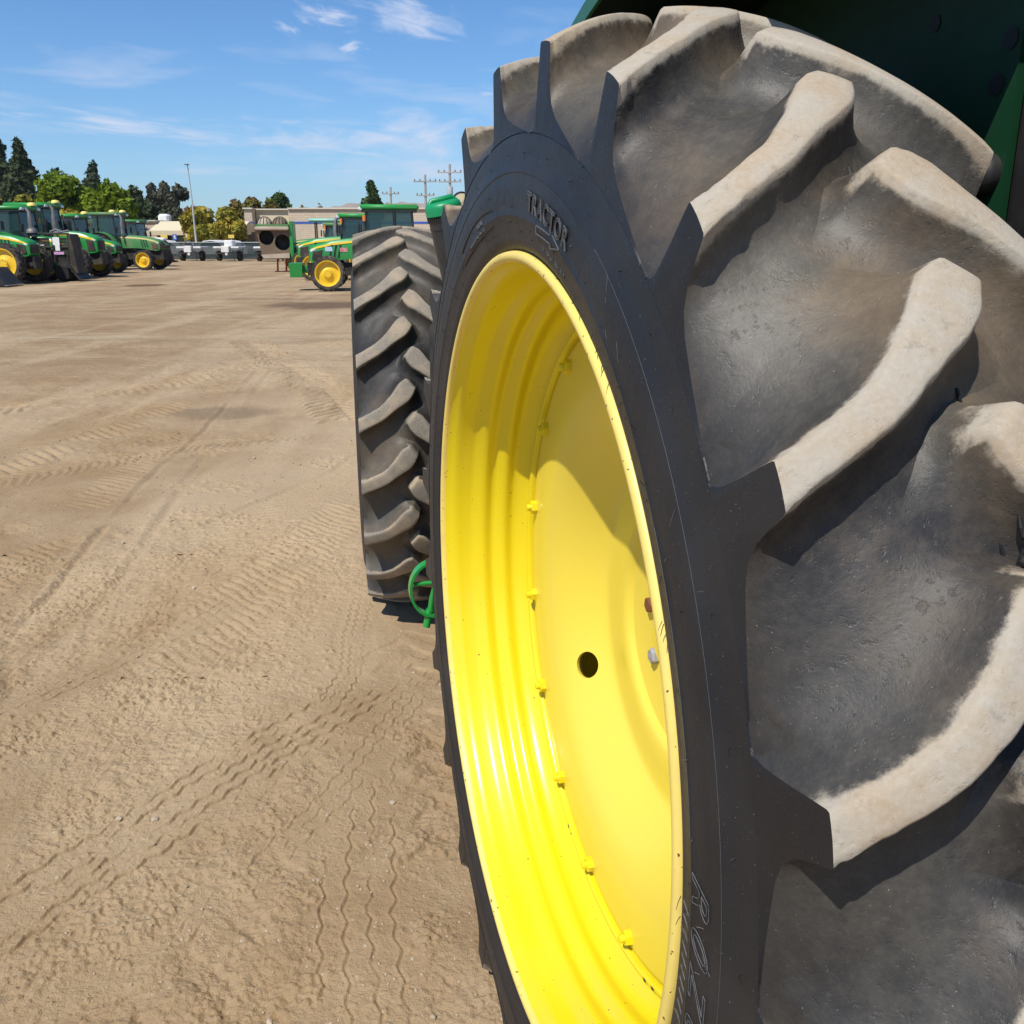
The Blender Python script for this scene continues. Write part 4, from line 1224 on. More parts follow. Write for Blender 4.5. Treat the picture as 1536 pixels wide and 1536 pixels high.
for i in range(N):
    s = rng.uniform(.0014, .0034) * (1 + .16 * yy[i]) * (2.2 if rng.uniform() < .02 else 1)
    sx, sy_, sz = s * rng.uniform(.7, 1.4), s * rng.uniform(.7, 1.4), s * rng.uniform(.5, .9); an = rng.uniform(0, 6.28)
    ca, sa = math.cos(an), math.sin(an)
    ps.add([((p[0] * sx * ca - p[1] * sy_ * sa) + xx[i], (p[0] * sx * sa + p[1] * sy_ * ca) + yy[i], hh[i] + sz * .3 + p[2] * sz) for p in ico], icf)
st_ = ps.build('pebbles', paint('pale_stone', (.44, .36, .27), .9, .6, (.27, .20, .135), .2, 30)); tag(st_, kind='stuff')

# ================================================================ BEHIND: tractors, implements, fence, buildings, trees, poles
HZ_ROW = 360.0
def gx(px, Y): return Y * (px - 768) / 1439.0
def gz(py, Y): return CAM_H + (HZ_ROW - py) * Y / 1501.0

def far_tyre(mb, Ro, Rr, wid, nl=20, c=(0, 0, 0)):
    h = wid / 2
    mb.lathe([(Rr, -h * .8), (Rr * 1.08, -h), (Ro * .90, -h * 1.02), (Ro * .95, -h * .8), (Ro * .965, 0), (Ro * .95, h * .8), (Ro * .90, h * 1.02), (Rr * 1.08, h), (Rr, h * .8)], 32, c=c)
    for i in range(nl):
        for sd in (-1, 1):
            a = 2 * PI * (i + (.5 if sd > 0 else 0)) / nl
            M0 = Matrix.Translation(c) @ Matrix.Rotation(a, 4, 'Y')
            q = []
            for (y, da) in ((0.0, .16 / Ro * .5), (h * 1.0, -.16 / Ro * .5)):
                for e in (-.5, .5):
                    for (r, k) in ((Ro * .93, 1.5), (Ro, 1.0)):
                        an = da + e * .055 / Ro * k * 1.2
                        q.append(M0 @ Vector((r * math.sin(an), sd * y, r * math.cos(an))))
            f = [(1, 3, 7, 5), (0, 1, 5, 4), (2, 6, 7, 3), (4, 5, 7, 6), (0, 2, 3, 1)]
            if sd < 0: f = [t[::-1] for t in f]
            mb.add(q, f)

def far_wheel(name, parent, x, y, Ro, Rr, wid, steer=0.0, tm='tyre_far', rm='yellow_far', inner=False):
    w = bpy.data.objects.new(name, None); COL.objects.link(w); w.parent = parent
    w.location = (x, y, Ro * .99); w.rotation_euler = (0, 0, steer)
    mb = MB(); far_tyre(mb, Ro, Rr, wid); mb.build('tyre', M[tm], w, 40)
    s = 1 if y > 0 else -1
    h = wid / 2
    rb = MB().lathe([(Rr * 1.06, s * h), (Rr * .98, s * h * .97), (Rr * .93, s * h * .6), (Rr * .9, s * h * .25), (Rr * .5, s * h * .35), (Rr * .36, s * h * .55), (Rr * .34, s * h * .8), (0, s * h * .85)], 32)
    for k in range(8):
        a = k * PI / 4
        rb.tube([(Rr * .26 * math.sin(a), s * h * .8, Rr * .26 * math.cos(a)), (Rr * .26 * math.sin(a), s * h * .93, Rr * .26 * math.cos(a))], Rr * .04, 6)
    r = rb.build('rim', M[rm], w, 40, fix=False)
    return w
M['yellow_far'] = paint('yellow_rim_far', (.80, .52, .02), .45, .2, (.45, .33, .12), .5, 3)

def far_tractor(label, nose, heading, k=1.0, group=None, green='green_far', stripe='stripe', grille='grille', Rf=.56, Rrw=.85, hoodz=1.55, roofz=2.6, roof=None, hood_len=1.75, cab_len=1.45,
                exhaust=True, beacons=1, weight=False, rear=True, steer=0.0, canopy=False, tyre_m='tyre_far', rim_m='yellow_far', stickers=False, scoop=False, frontwheel=True):
    """local origin: on the ground under the nose, +x forward"""
    t = empty('tractor', (nose[0], nose[1], 0), heading, label, 'tractor', group)
    hw = .36 * k; z0 = .95 * k; hz = hoodz; L = hood_len
    roof = roof or green
    # hood: rounded section swept along a falling line
    rows = [(0.0, hz - .36, .80, z0 + .02), (-.06, hz - .27, .92, z0 - .06), (-.25, hz - .18, 1.0, z0 - .08), (-.7, hz - .08, 1.0, z0), (-1.2, hz - .02, 1.0, z0 + .05), (-L, hz + .02, 1.02, z0 + .05)]
    sec = [(-1, 0), (-1.02, .55), (-.96, .80), (-.74, .96), (-.35, 1.0), (.35, 1.0), (.74, .96), (.96, .80), (1.02, .55), (1, 0)]
    vs = []; n = len(sec)
    for (x, zt, wf, zb) in rows:
        for (a, b) in sec: vs.append((x, a * hw * wf, zb + b * (zt - zb)))
    fs = [tuple(range(n))]
    for i in range(len(rows) - 1):
        for j in range(n - 1):
            fs.append((i * n + j, i * n + j + 1, (i + 1) * n + j + 1, (i + 1) * n + j))
        fs.append((i * n + n - 1, i * n, (i + 1) * n, (i + 1) * n + n - 1))
    fs.append(tuple(range((len(rows) - 1) * n, len(rows) * n))[::-1])
    hood = MB().add(vs, fs).build('hood', M[green], t, 40, fix=True)
    for s in (-1, 1):
        st = MB()
        q = []
        for (x, zt, wf, zb) in rows[1:]:
            hgt = zt - zb; y = s * (hw * wf * 1.0 + .006)
            q += [(x, y, zb + .755 * hgt), (x, y * .975, zb + .86 * hgt)]
        f = [(2 * i, 2 * i + 1, 2 * i + 3, 2 * i + 2) for i in range(len(rows) - 2)]
        k0 = len(q); q += [(a, b - s * .02, c) for (a, b, c) in q]
        f += [tuple(v + k0 for v in g)[::-1] for g in f] + [(0, 1, k0 + 1, k0)]
        st.add(q, f).build('hood_stripe', M[stripe], hood, fix=True)
        # side grille with slanted louvres
        g = MB(); g.prism([(-.08, z0 + .04), (-.12, hz - .42), (-.42, hz - .36), (-.36, z0 - .02)], s * (hw - .02), s * (hw + .012)); g.build('grille', M[grille], hood, fix=True)
        lv_ = MB()
        for m_ in range(3): lv_.box((-.66 - m_ * .13, s * (hw + .004), (hz + z0) / 2 - .06), (.05, .02, (hz - z0) * .55), ry=R(-12))
        lv_.build('louvre', M['black'], hood)
        hl = MB(); hl.box((-.13, s * hw * .78, hz - .37), (.20, .14, .09), ry=R(28), bev=.025); hl.build('headlight', M['lamp'], hood, 40)
    MB().box((.004, 0, (hz - .36 + z0) / 2 + .0), (.03, hw * 1.35, (hz - .40 - z0) * .92)).build('front_grille', M[grille], hood)
    if stickers:
        for (x, z, w_, h_, mm) in ((-.60, hz - .34, .22, .13, 'blue_sticker'), (-1.05, hz - .36, .24, .12, 'red_sticker')):
            for s in (-1, 1): MB().box((x, s * (hw + .012), z), (w_, .008, h_)).build('sticker', M[mm], hood)
    # chassis and engine
    ch_ = MB().box((-L * .55, 0, .68 * k), (L * 1.2, .44 * k, .42 * k)).box((-L - .7, 0, .72 * k), (1.5, .5 * k, .5 * k)).box((-.55, 0, .56 * k), (.3, 1.1 * k, .16 * k))
    ch_.build('chassis', M['dark'], t)
    fx = -.62 * k; rx = -L - .75
    if frontwheel:
        for s in (-1, 1): far_wheel('front_wheel', t, fx, s * .78 * k, Rf, Rf * .70, .34 * k, steer, tyre_m, rim_m)
    if rear:
        for s in (-1, 1): far_wheel('rear_wheel', t, rx, s * .84 * k, Rrw, Rrw * .63, .46 * k, 0, tyre_m, rim_m)
        for s in (-1, 1):
            fb = MB(); fb.lathe([(Rrw * 1.1, s * .50 * k), (Rrw * 1.1, s * .92 * k), (Rrw * 1.06, s * .92 * k), (Rrw * 1.06, s * .50 * k)], 14, c=(rx, 0, Rrw), a0=R(-70), a1=R(75)); fb.build('fender', M[green], t, 40)
    c0, c1 = -L - .02, -L - cab_len; cw = .62 * k; zb = hz - .28
    if canopy:
        for (x, y) in ((c0 - .1, cw * .8), (c0 - .1, -cw * .8), (c1, cw * .8), (c1, -cw * .8)):
            MB().box((x, y, (zb + roofz) / 2), (.07, .07, roofz - zb)).build('canopy_post', M['black'], t)
        cr = MB().box(((c0 + c1) / 2, 0, roofz + .06), (cab_len + .5, cw * 2.2, .20), bev=.09); cr.build('canopy', M['teal'], t, 40)
        MB().box(((c0 + c1) / 2 - .1, 0, zb + .05), (.5, .5, .12)).box(((c0 + c1) / 2 - .35, 0, zb + .35), (.1, .5, .5)).build('seat', M['black'], t)
        MB().box(((c0 + c1) / 2, 0, zb - .25), (cab_len, cw * 1.6, .4)).build('platform', M['dark'], t)
    else:
        cab = MB().box(((c0 + c1) / 2, 0, zb - .20), (cab_len, cw * 2, .5), bev=.04).build('cab', M['black'], t, 40)
        for (x0, x1, y) in ((c0 + .10, c0 - .02, cw * .86), (c0 + .10, c0 - .02, -cw * .86), (c1 - .0, c1 + .06, cw * .9), (c1 - .0, c1 + .06, -cw * .9), ((c0 + c1) / 2 - .15, (c0 + c1) / 2 - .12, cw * .96), ((c0 + c1) / 2 - .15, (c0 + c1) / 2 - .12, -cw * .96)):
            MB().tube([(x0, y * 1.04, zb), (x1, y, roofz - .02)], .04, 6).build('post', M['black'], cab)
        for s in (-1, 1):
            MB().add([(c0 + .04, s * cw * .93, zb), (c1 + .04, s * cw * .97, zb), (c1 + .07, s * cw * .92, roofz), (c0 - .03, s * cw * .88, roofz)], [(0, 1, 2, 3) if s < 0 else (3, 2, 1, 0)]).build('side_window', M['glass'], cab)
        MB().add([(c0 + .1, -cw * .84, zb), (c0 + .1, cw * .84, zb), (c0 - .01, cw * .8, roofz), (c0 - .01, -cw * .8, roofz)], [(0, 1, 2, 3)]).build('windscreen', M['glass'], cab)
        MB().box(((c0 + c1) / 2 - .1, 0, zb + .0), (.5, .5, .14)).box(((c0 + c1) / 2 - .36, 0, zb + .35), (.12, .48, .6), bev=.03).build('seat', M['black'], cab)
        MB().tube([(c0 - .25, 0, zb), (c0 - .42, 0, zb + .34)], .03, 6).lathe([(.17, .0), (.19, .01), (.17, .02)], 14, c=(c0 - .43, 0, zb + .35), axis='Z').build('steering_wheel', M['black'], cab)
        rf = MB().box(((c0 + c1) / 2 + .02, 0, roofz + .07), (cab_len + .34, cw * 2.12, .17), bev=.06); rfo = rf.build('roof', M[roof], cab, 40)
        MB().box(((c0 + c1) / 2 + .02, 0, roofz - .03), (cab_len + .22, cw * 2.0, .06)).build('roof_lining', M['black'], cab)
        for s in (-1, 1):
            MB().box((c0 + .16, s * cw * .85, roofz + .03), (.12, .22, .10), bev=.02).build('work_light', M['lamp'], rfo, 40)
            MB().box((c0 + .22, s * (cw + .10), zb + .55), (.05, .16, .30), bev=.02).build('mirror', M['black'], cab, 40)
        for b_ in range(beacons):
            MB().lathe([(.17, 0), (.17, .05), (.13, .11), (.0, .13)], 16, c=(c0 + .12 - b_ * .3, .25 - .5 * b_, roofz + .155), axis='Z').build('receiver_dome', M['dome'], rfo, 40, fix=True)
        MB().tube([(c0 + .05, cw * 1.1, zb + .75), (c0 + .05, cw * 1.1, zb + .92)], .05, 8).build('amber_lamp', M['amber'], cab, 40)
    if exhaust:
        ex = MB().tube([(c0 + .34, -hw * 1.0, hz - .05), (c0 + .34, -hw * 1.0, roofz - .25), (c0 + .33, -hw, roofz - .08), (c0 + .22, -hw, roofz + .06)], [.10, .10, .065, .06], 10)
        ex.build('exhaust', M['exhaust'], t, 40)
    if scoop:
        MB().tube([(c0 + .5, hw * .7, hz - .02), (c0 + .5, hw * .7, hz + .36), (c0 + .5, hw * .7, hz + .46)], [.17, .16, .02], 12).build('air_intake', M['black'], t, 40)
    if weight:
        wb = MB().box((.42, 0, .60), (.36, .75, .42), taper=1.12).box((.16, 0, .62), (.34, .30, .22)); wb.build('front_weight', M[green], t)
        MB().box((.42, .379, .66), (.05, .012, .1)).box((.42, -.379, .66), (.05, .012, .1)).build('weight_latch', M['steel'], t)
    for s in (-1, 1):
        MB().box((c0 + .05, s * .62 * k, .75 * k), (.30, .32, .04)).box((c0 + .05, s * .62 * k, .48 * k), (.30, .32, .04)).box((c0 + .2, s * .75 * k, .62 * k), (.04, .04, .34 * k)).build('step', M['black'], t)
    return t

G_R = 'tractors parked facing left on the right'
G_L = 'tractors parked in a row on the left'
# right-hand rank (face left)
HL = R(180 + 6)
far_tractor('green tractor facing left with white and red hood stickers and a green front weight box', (gx(464, 29.4), 29.4), HL, .92, G_R, Rf=.52, Rrw=.78, hoodz=1.56, roofz=2.36, weight=True, stickers=True, beacons=0, exhaust=False)
far_tractor('green tractor with a tall exhaust pipe, just behind the stickered one', (gx(447, 37), 37.0), HL, .95, G_R, Rf=.54, Rrw=.8, hoodz=1.62, roofz=2.30, beacons=0)
far_tractor('low dusty green tractor between the pipe exhaust tractor and the canopy tractor', (gx(436, 46.5), 46.5), HL, .95, G_R, Rf=.5, Rrw=.75, hoodz=1.52, roofz=2.12, beacons=0, exhaust=False, green='green_faded', stripe='stripe_faded')
far_tractor('old tractor under a pale teal canopy with muddy wheels', (gx(424, 53.5), 53.5), HL, .98, G_R, Rf=.62, Rrw=.76, hoodz=1.55, roofz=2.46, canopy=True, exhaust=False, green='green_faded', stripe='stripe_faded', tyre_m='mud', rim_m='mud', steer=R(-35))
# left-hand rank (face right)
HR = R(-5)
far_tractor('green tractor cut by the left edge, only its hood and yellow front wheel showing', (gx(50, 34.0), 34.0), R(-5), 1.05, G_L, Rf=.70, Rrw=.92, hoodz=1.72, roofz=2.72)
far_tractor('green tractor whose large glass cab stands behind the black implement frame', (gx(106, 36.8), 36.8), HR, 1.0, G_L, Rf=.6, Rrw=.85, hoodz=1.66, roofz=2.58, hood_len=1.62, cab_len=1.75, frontwheel=True)
far_tractor('large green tractor with a grey bent exhaust and a yellow dome on its roof', (gx(151, 39.5), 39.5), HR, 1.1, G_L, Rf=.62, Rrw=.92, hoodz=1.86, roofz=2.78, hood_len=1.98, scoop=True)
far_tractor('green tractor with a narrow dark grille and small yellow front wheel', (gx(177, 44.5), 44.5), HR, 1.0, G_L, Rf=.50, Rrw=.85, hoodz=1.60, roofz=2.48, hood_len=1.7, exhaust=False)
far_tractor('faded green tractor with a brown front grille, farthest to the right of its row', (gx(243, 50.0), 50.0), HR, 1.08, G_L, green='green_faded', stripe='stripe_faded', grille='grille_brown', Rf=.5, Rrw=.9, hoodz=1.72, roofz=2.70, hood_len=2.2, beacons=2)
far_tractor('dusty green tractor partly hidden behind the brown grilled one', (gx(250, 56.0), 56.0), HR, 1.05, G_L, green='green_faded', stripe='stripe_faded', Rf=.5, Rrw=.85, hoodz=1.55, roofz=2.46, hood_len=1.5, beacons=0, exhaust=False)

# black towed frame with screens, notices and a roller
Yb = 35.4
fr = empty('implement', (gx(73, Yb), Yb, 0), R(-4), 'black framed implement with screens, white notices and a roller, in front of the left tractors', 'implement')
W_ = gx(108, Yb) - gx(44, Yb); zt, zb_ = gz(351, Yb), gz(402, Yb)
for (x0, x1, z0, z1) in ((-W_ / 2, -W_ / 2 + .07, zb_, zt), (W_ / 2 - .07, W_ / 2, zb_, zt), (.12, .19, zb_, zt)):
    MB().box(((x0 + x1) / 2, 0, (z0 + z1) / 2), (x1 - x0, .08, z1 - z0), bev=.012).build('frame_post', M['black'], fr, 30)
for z in (zt, zb_, (zt + zb_) / 2 + .12):
    MB().box((0, -.002, z), (W_ + .02, .075, .07), bev=.012).build('frame_rail', M['black'], fr, 30)
for (x, w) in ((-.35, .72), (.46, .42)):
    sc = MB()
    for i in range(9): sc.box((x, .02, zb_ + .12 + i * (zt - zb_ - .2) / 9), (w, .012, .105))
    sc.build('screen', M['dark'], fr)
MB().box((.30, -.05, gz(362, Yb)), (.26, .012, .28)).build('notice', M['paper'], fr)
MB().box((.33, -.05, gz(372, Yb)), (.17, .012, .20)).build('notice', M['paper'], fr)
MB().box((.36, -.05, gz(380, Yb)), (.38, .012, .10)).build('label_strip', M['pink'], fr)
MB().box((-.28, -.05, gz(368, Yb)), (.22, .012, .03)).build('label_strip', M['paper'], fr)
MB().lathe([(0, 0), (.2, 0), (.19, .10), (.12, .17), (0, .19)][::1], 18, c=(-W_ / 2 + .20, 0, zt + .03), axis='Z').build('dome_cover', M['exhaust'], fr, 40, fix=True)
MB().tube([(.1, 0, zt + .08), (.3, .04, zt + .16), (.55, -.02, zt + .07), (.8, .02, zt + .12)], .03, 6).tube([(.05, .08, zt + .05), (.35, .02, zt + .06), (.75, .08, zt + .09)], .035, 6).build('hose', M['steel'], fr, 50)
sb = MB().prism([(W_ / 2 - .02, zb_ - .15), (W_ / 2 + .02, zt), (W_ / 2 + .10, zt - .02), (W_ / 2 + .24, zb_ - .2)], -.10, .5); sb.build('side_plate', M['grille'], fr, 25, fix=True)
MB().lathe([(0, -.05), (.27, -.05), (.29, 0), (.29, .9), (.27, .95), (0, .95)], 24, c=(.36, 0, .30)).build('roller', M['black'], fr, 40)
MB().prism([(.62, .62), (1.00, .08), (1.07, .10), (.72, .70)], -.1, .7).build('deflector', M['black'], fr, 25, fix=True)
MB().box((-.1, .3, .52), (.4, .3, .3), bev=.04).build('gearbox', M['green_far'], fr, 30)
MB().tube([(-.75, .1, .35), (-.2, .12, .30), (.1, .1, .34)], .045, 8).build('drive_cover', M['stripe'], fr, 50)
MB().box((-W_ / 2 - .06, .02, gz(380, Yb)), (.08, .10, 1.1)).box((-W_ / 2 - .07, .0, gz(363, Yb)), (.28, .14, .09)).build('jack_stand', M['green_far'], fr)
# black bucket at the far left edge
bk = empty('loader_bucket', (gx(-13, 31.5), 31.5, 0), R(8), 'black loader bucket on the ground at the left edge', 'bucket')
MB().prism([(-.6, .02), (.42, .02), (.44, .06), (.05, .60), (-.1, .62), (-.45, .50), (-.6, .30)], -.5, .9).build('shell', M['black'], bk, 25, fix=True)
MB().box((.44, .2, .045), (.10, 1.44, .03)).build('cutting_edge', M['steel'], bk)

# ---- tipped-up harvester head on the right: dusty box with two round openings
Yh = 46.0
hp_ = empty('harvester_head', (gx(412, Yh), Yh, 0), R(4), 'dusty brown harvester head with two round openings, raised beside the right tractors', 'implement')
xa, xb = gx(386, Yh) - gx(412, Yh), gx(434, Yh) - gx(412, Yh)
za, zc = gz(389, Yh), gz(345, Yh)
hb_ = MB()
hb_.prism([(xa, zc), (xb + .02, zc), (xb, za), (xa + .30, za + .05), (xa + .17, za + .22)], 0, .9)
body_h = hb_.build('housing', M['hopper'], hp_, 20, fix=True)
cuts = []
for (px, py, r_) in ((400, 356.5, .35), (423.5, 364, .37)):
    cb = MB().lathe([(r_, -.3), (r_, .6)], 28, cap0=True, cap1=True).build('cutter', M['black'], hp_, None, (gx(px, Yh) - gx(412, Yh), 0, gz(py, Yh)))
    cuts.append(cb)
bpy.context.view_layer.update()
cut(body_h, cuts)
for (px, py, r_) in ((400, 356.5, .345), (423.5, 364, .365)):
    MB().lathe([(r_, .02), (r_ * .96, .50), (0, .52)], 28, c=(gx(px, Yh) - gx(412, Yh), 0, gz(py, Yh))).build('round_opening', M['dark'], hp_, 40)
MB().box(((xa + xb) / 2, -.08, zc + .06), (xb - xa + .06, .30, .17), bev=.04).build('top_lip', M['hopper_pale'], hp_, 40)
MB().box(((xa + xb) / 2, .30, zc + .20), (xb - xa + .02, .9, .10)).box((xa + .02, .2, zc + .1), (.08, .5, .16)).build('top_frame', M['green_faded'], hp_)
MB().prism([(xa + .16, za + .20), (xb - .02, za + .28), (xb - .02, za + .05), (xa + .30, za + .03)], -.16, -.01).build('lower_lip', M['hopper_pale'], hp_, 25, fix=True)
for (px, mm) in ((397, 'hopper_pale'), (420, 'hopper')):
    cx_ = gx(px, Yh) - gx(412, Yh)
    MB().lathe([(.36, 0), (.34, .10), (.25, .24), (.12, .31), (0, .33)], 24, c=(cx_, .35, zc + .25), axis='Z').build('mesh_dome', M[mm], hp_, 40, fix=True)
    gm_ = MB()
    for q in range(7):
        an = R(-80 + q * 27)
        gm_.tube([(cx_ + .38 * math.cos(t) * math.sin(an), .35 + .38 * math.cos(t) * -math.cos(an), zc + .25 + .36 * math.sin(t)) for t in (0, .4, .8, 1.2, 1.5)], .012, 4)
    gm_.build('dome_cage', M['dark'], hp_)
MB().box((xb + .10, .4, (za + zc) / 2 + .1), (.18, .9, zc - za + .6), bev=.03).build('side_frame', M['green_far'], hp_, 30)
for px in (411.5, 424.5):
    cx_ = gx(px, Yh) - gx(412, Yh)
    MB().tube([(cx_, .35, 0.02), (cx_ + .04, .35, za + .04)], .045, 8).box((cx_, .35, .02), (.22, .22, .04)).build('stand_leg', M['red'], hp_, 50)
MB().box((xb + .4, .5, .50), (1.2, .9, .5), bev=.06).build('drive_frame', M['green_faded'], hp_, 30)
wmb = MB(); far_tyre(wmb, .34, .18, .3, 14); wmb.build('gauge_wheel', M['mud'], hp_, 40, (xb + .15, .2, .34))

# ---- fence with green screen
Yf = 72.5
fence = empty('fence', (gx(230, Yf), Yf, 0), 0, 'chain link fence with green windscreen cloth behind the white trailers', 'fence')
FX0 = gx(60, Yf); FX1 = gx(720, Yf); x0f = gx(230, Yf)
def cloth_mat():
    m, nt, b = new_mat('fence_cloth')
    p = pos(nt)
    c = mixc(nt, ramp(nt, noise(nt, p, .8, 4, .6), .35, .7), (.018, .036, .036), (.030, .050, .050))
    nt.links.new(c, b.inputs['Base Color']); b.inputs['Roughness'].default_value = .85
    tr = nt.nodes.new('ShaderNodeBsdfTransparent'); mx = nt.nodes.new('ShaderNodeMixShader'); mx.inputs[0].default_value = .88
    out = nt.nodes['Material Output']
    nt.links.new(tr.outputs[0], mx.inputs[1]); nt.links.new(b.outputs[0], mx.inputs[2]); nt.links.new(mx.outputs[0], out.inputs[0])
    return m
M['cloth'] = cloth_mat()
M['rail'] = paint('galvanised_rail', (.42, .44, .45), .5, .3, (.3, .28, .25), .5, 1)
step = 3.05; nx_f = int((FX1 - FX0) / step)
pm = MB().tube([(0, 0, 0), (0, 0, 1.36)], .04, 8).build('post', M['dark'], fence, 40)
prev = pm
for i in range(nx_f + 1):
    o = pm if i == 0 else pm.copy()
    if i: COL.objects.link(o); o.parent = fence
    o.location = (FX0 - x0f + i * step, 0, 0)
    if i < nx_f:
        b_ = MB(); nn = 6; rs = np.random.RandomState(i)
        vs = []
        for a in range(nn + 1):
            for z in (.06, .7, 1.27):
                vs.append((a * step / nn, -.045 + rs.uniform(-.012, .012) * (1 if 0 < a < nn else 0), z))
        b_.add(vs, [(a * 3 + q, (a + 1) * 3 + q, (a + 1) * 3 + q + 1, a * 3 + q + 1) for a in range(nn) for q in range(2)])
        b_.build('screen_panel', M['cloth'], fence, 60, (FX0 - x0f + i * step, 0, 0))
MB().tube([(FX0 - x0f, -.06, 1.30), (FX1 - x0f, -.06, 1.30)], .03, 6).build('top_rail', M['rail'], fence, 40)

# ---- white flatbed trailers
G_T = 'white farm trailers along the fence'
def trailer(label, px0, px1, Y, hoop, tall=False):
    X0, X1 = gx(px0, Y), gx(px1, Y); w = X1 - X0
    t = empty('trailer', ((X0 + X1) / 2, Y, 0), 0, label, 'trailer', G_T)
    for s in (-1, 1):
        MB().box((s * w * .34, .5, .96), (w * .30, 1.9, .13), bev=.02).build('bed_rail', M['white'], t, 30)
        MB().box((s * w * .34, -.44, .80), (w * .28, .05, .07)).build('side_board', M['exhaust'], t)
        wm = MB(); far_tyre(wm, .36, .2, .26, 14); wm.build('wheel', M['tyre_far'], t, 40, (s * w * .40, .3, .36), (0, 0, R(90)))
    MB().box((-w * .03, -.3, .84), (w * .30, .5, .46), bev=.03).build('tool_box', M['white'], t, 30)
    MB().box((0, .3, .56), (w * .8, 1.6, .12)).build('frame', M['dark'], t)
    MB().box((.06, -.6, .50), (.16, .14, .16)).build('coupling', M['white'], t)
    if hoop: MB().lathe([(.46, -.35), (.46, -.42), (.36, -.42), (.36, -.35)], 16, c=(0, 0, .98), a0=R(-90), a1=R(90)).build('wheel_arch', M['exhaust'], t, 40)
    if tall: MB().box((.10, .3, 1.22), (w * .32, .9, .46), bev=.05).box((-.1, .3, 1.22), (.1, .5, .5)).build('bin', M['white'], t, 30)
    MB().tube([(w * .30, -.45, .45), (w * .30, -.45, 0.02)], .03, 6).build('jack', M['dark'], t)
    return t
trailer('white trailer with a grey arch over its tool box, beside the orange post', 266, 303, 70.0, True)
trailer('white trailer carrying a grey bin on top, middle of the fence', 321, 360, 70.0, False, True)
trailer('cream trailer half hidden behind the harvester head', 381, 428, 69.0, False)
# concrete mixer like drum and orange post left of the trailers
mx0 = empty('mixer', (gx(240, 66), 66, 0), 0, 'dark drum mixer on wheels beside the orange barrier post', 'mixer')
MB().lathe([(.25, -.4), (.50, -.3), (.62, 0), (.55, .35), (.3, .5)], 20, c=(0, 0, .95), cap0=True, cap1=True).build('drum', M['dark'], mx0, 40)
MB().tube([(-.5, 0, .1), (-.1, 0, .9)], .05, 6).tube([(.5, 0, .1), (.1, 0, .9)], .05, 6).build('stand', M['dark'], mx0)
MB().box((0, 0, 1.52), (.8, .6, .25), bev=.08).build('motor_cover', M['white'], mx0, 40)
for s in (-1, 1):
    wm = MB(); far_tyre(wm, .22, .12, .14, 12); wm.build('wheel', M['tyre_far'], mx0, 40, (s * .55, -.1, .22), (0, 0, R(90)))
op = empty('barrier_post', (gx(254, 67), 67, 0), 0, 'orange barrier post leaning beside the dark mixer', 'post')
MB().tube([(-.14, 0, 1.02), (0, 0, .5), (.12, 0, 0.05)], .13, 10).build('pole', M['orange'], op, 40)
MB().lathe([(.3, 0), (.3, .08), (.1, .1)], 14, c=(.13, 0, .0), axis='Z', cap1=True).build('base', M['dark'], op, 40)

# ---- parked white cars behind the fence
def car(label, px, Y, L=4.3, hdg=0.0):
    t = empty('parked_car', (gx(px, Y), Y, 0), hdg, label, 'car', 'white cars parked behind the fence')
    side_ = [(-2.1, .35), (-2.12, .75), (-1.95, .95), (-1.45, 1.02), (-.95, 1.40), (-.3, 1.48), (.35, 1.42), (1.05, .98), (1.85, .86), (2.1, .66), (2.12, .35)]
    MB().prism([(x * L / 4.24, z) for x, z in side_], -.85, .85).build('body', M['white'], t, 25, fix=True)
    for s in (-1, 1):
        MB().prism([(x * L / 4.24, z) for x, z in [(-1.28, 1.02), (-.88, 1.33), (-.3, 1.40), (.30, 1.34), (.82, 1.0)]], s * .852, s * .862).build('side_window', M['win'], t, fix=True)
        for x in (-1.3, 1.3):
            MB().lathe([(0, -.1), (.3, -.1), (.32, -.08), (.32, .08), (.3, .1), (0, .1)], 20, c=(x * L / 4.24, s * .80, .32)).build('wheel', M['tyre_far'], t, 40)
    MB().box((2.05 * L / 4.24, 0, .72), (.08, 1.3, .1)).build('headlight', M['lamp'], t)
    return t
car('white car seen over the fence behind the middle trailer, left one', 318, 80, 4.2, R(170))
car('white car with arched roof over the fence, right behind the first', 338, 82.5, 4.4, R(175))
car('white car at the left of the light pole, mostly below the fence top', 251, 81, 4.2, R(5))

# ---- buildings
def block_mat():
    m, nt, b = new_mat('concrete_block')
    p = pos(nt)
    mp = nd(nt, 'ShaderNodeMapping'); nt.links.new(p, mp.inputs[0]); mp.inputs['Rotation'].default_value = (R(-90), 0, 0)
    br = nt.nodes.new('ShaderNodeTexBrick'); nt.links.new(mp.outputs[0], br.inputs['Vector'])
    br.inputs['Color1'].default_value = c4((.50, .41, .30)); br.inputs['Color2'].default_value = c4((.57, .47, .35)); br.inputs['Mortar'].default_value = c4((.38, .31, .235))
    br.inputs['Scale'].default_value = 1.0; br.inputs['Mortar Size'].default_value = .015; br.inputs['Brick Width'].default_value = .42; br.inputs['Row Height'].default_value = .21
    c = mixc(nt, mth(nt, 'MULTIPLY', ramp(nt, noise(nt, p, .5, 4, .6), .45, .7), .35), br.outputs['Color'], (.46, .41, .34))
    nt.links.new(c, b.inputs['Base Color']); b.inputs['Roughness'].default_value = .9
    nt.links.new(bump(nt, br.outputs['Fac'], -.4, .02), b.inputs['Normal'])
    return m
M['block'] = block_mat()
M['cream_wall'] = paint('cream_stucco', (.62, .54, .37), .85, .15, (.5, .42, .28), .3, .5)
M['coping'] = paint('pale_coping', (.58, .53, .44), .8, .2, (.4, .36, .3), .3, .6)
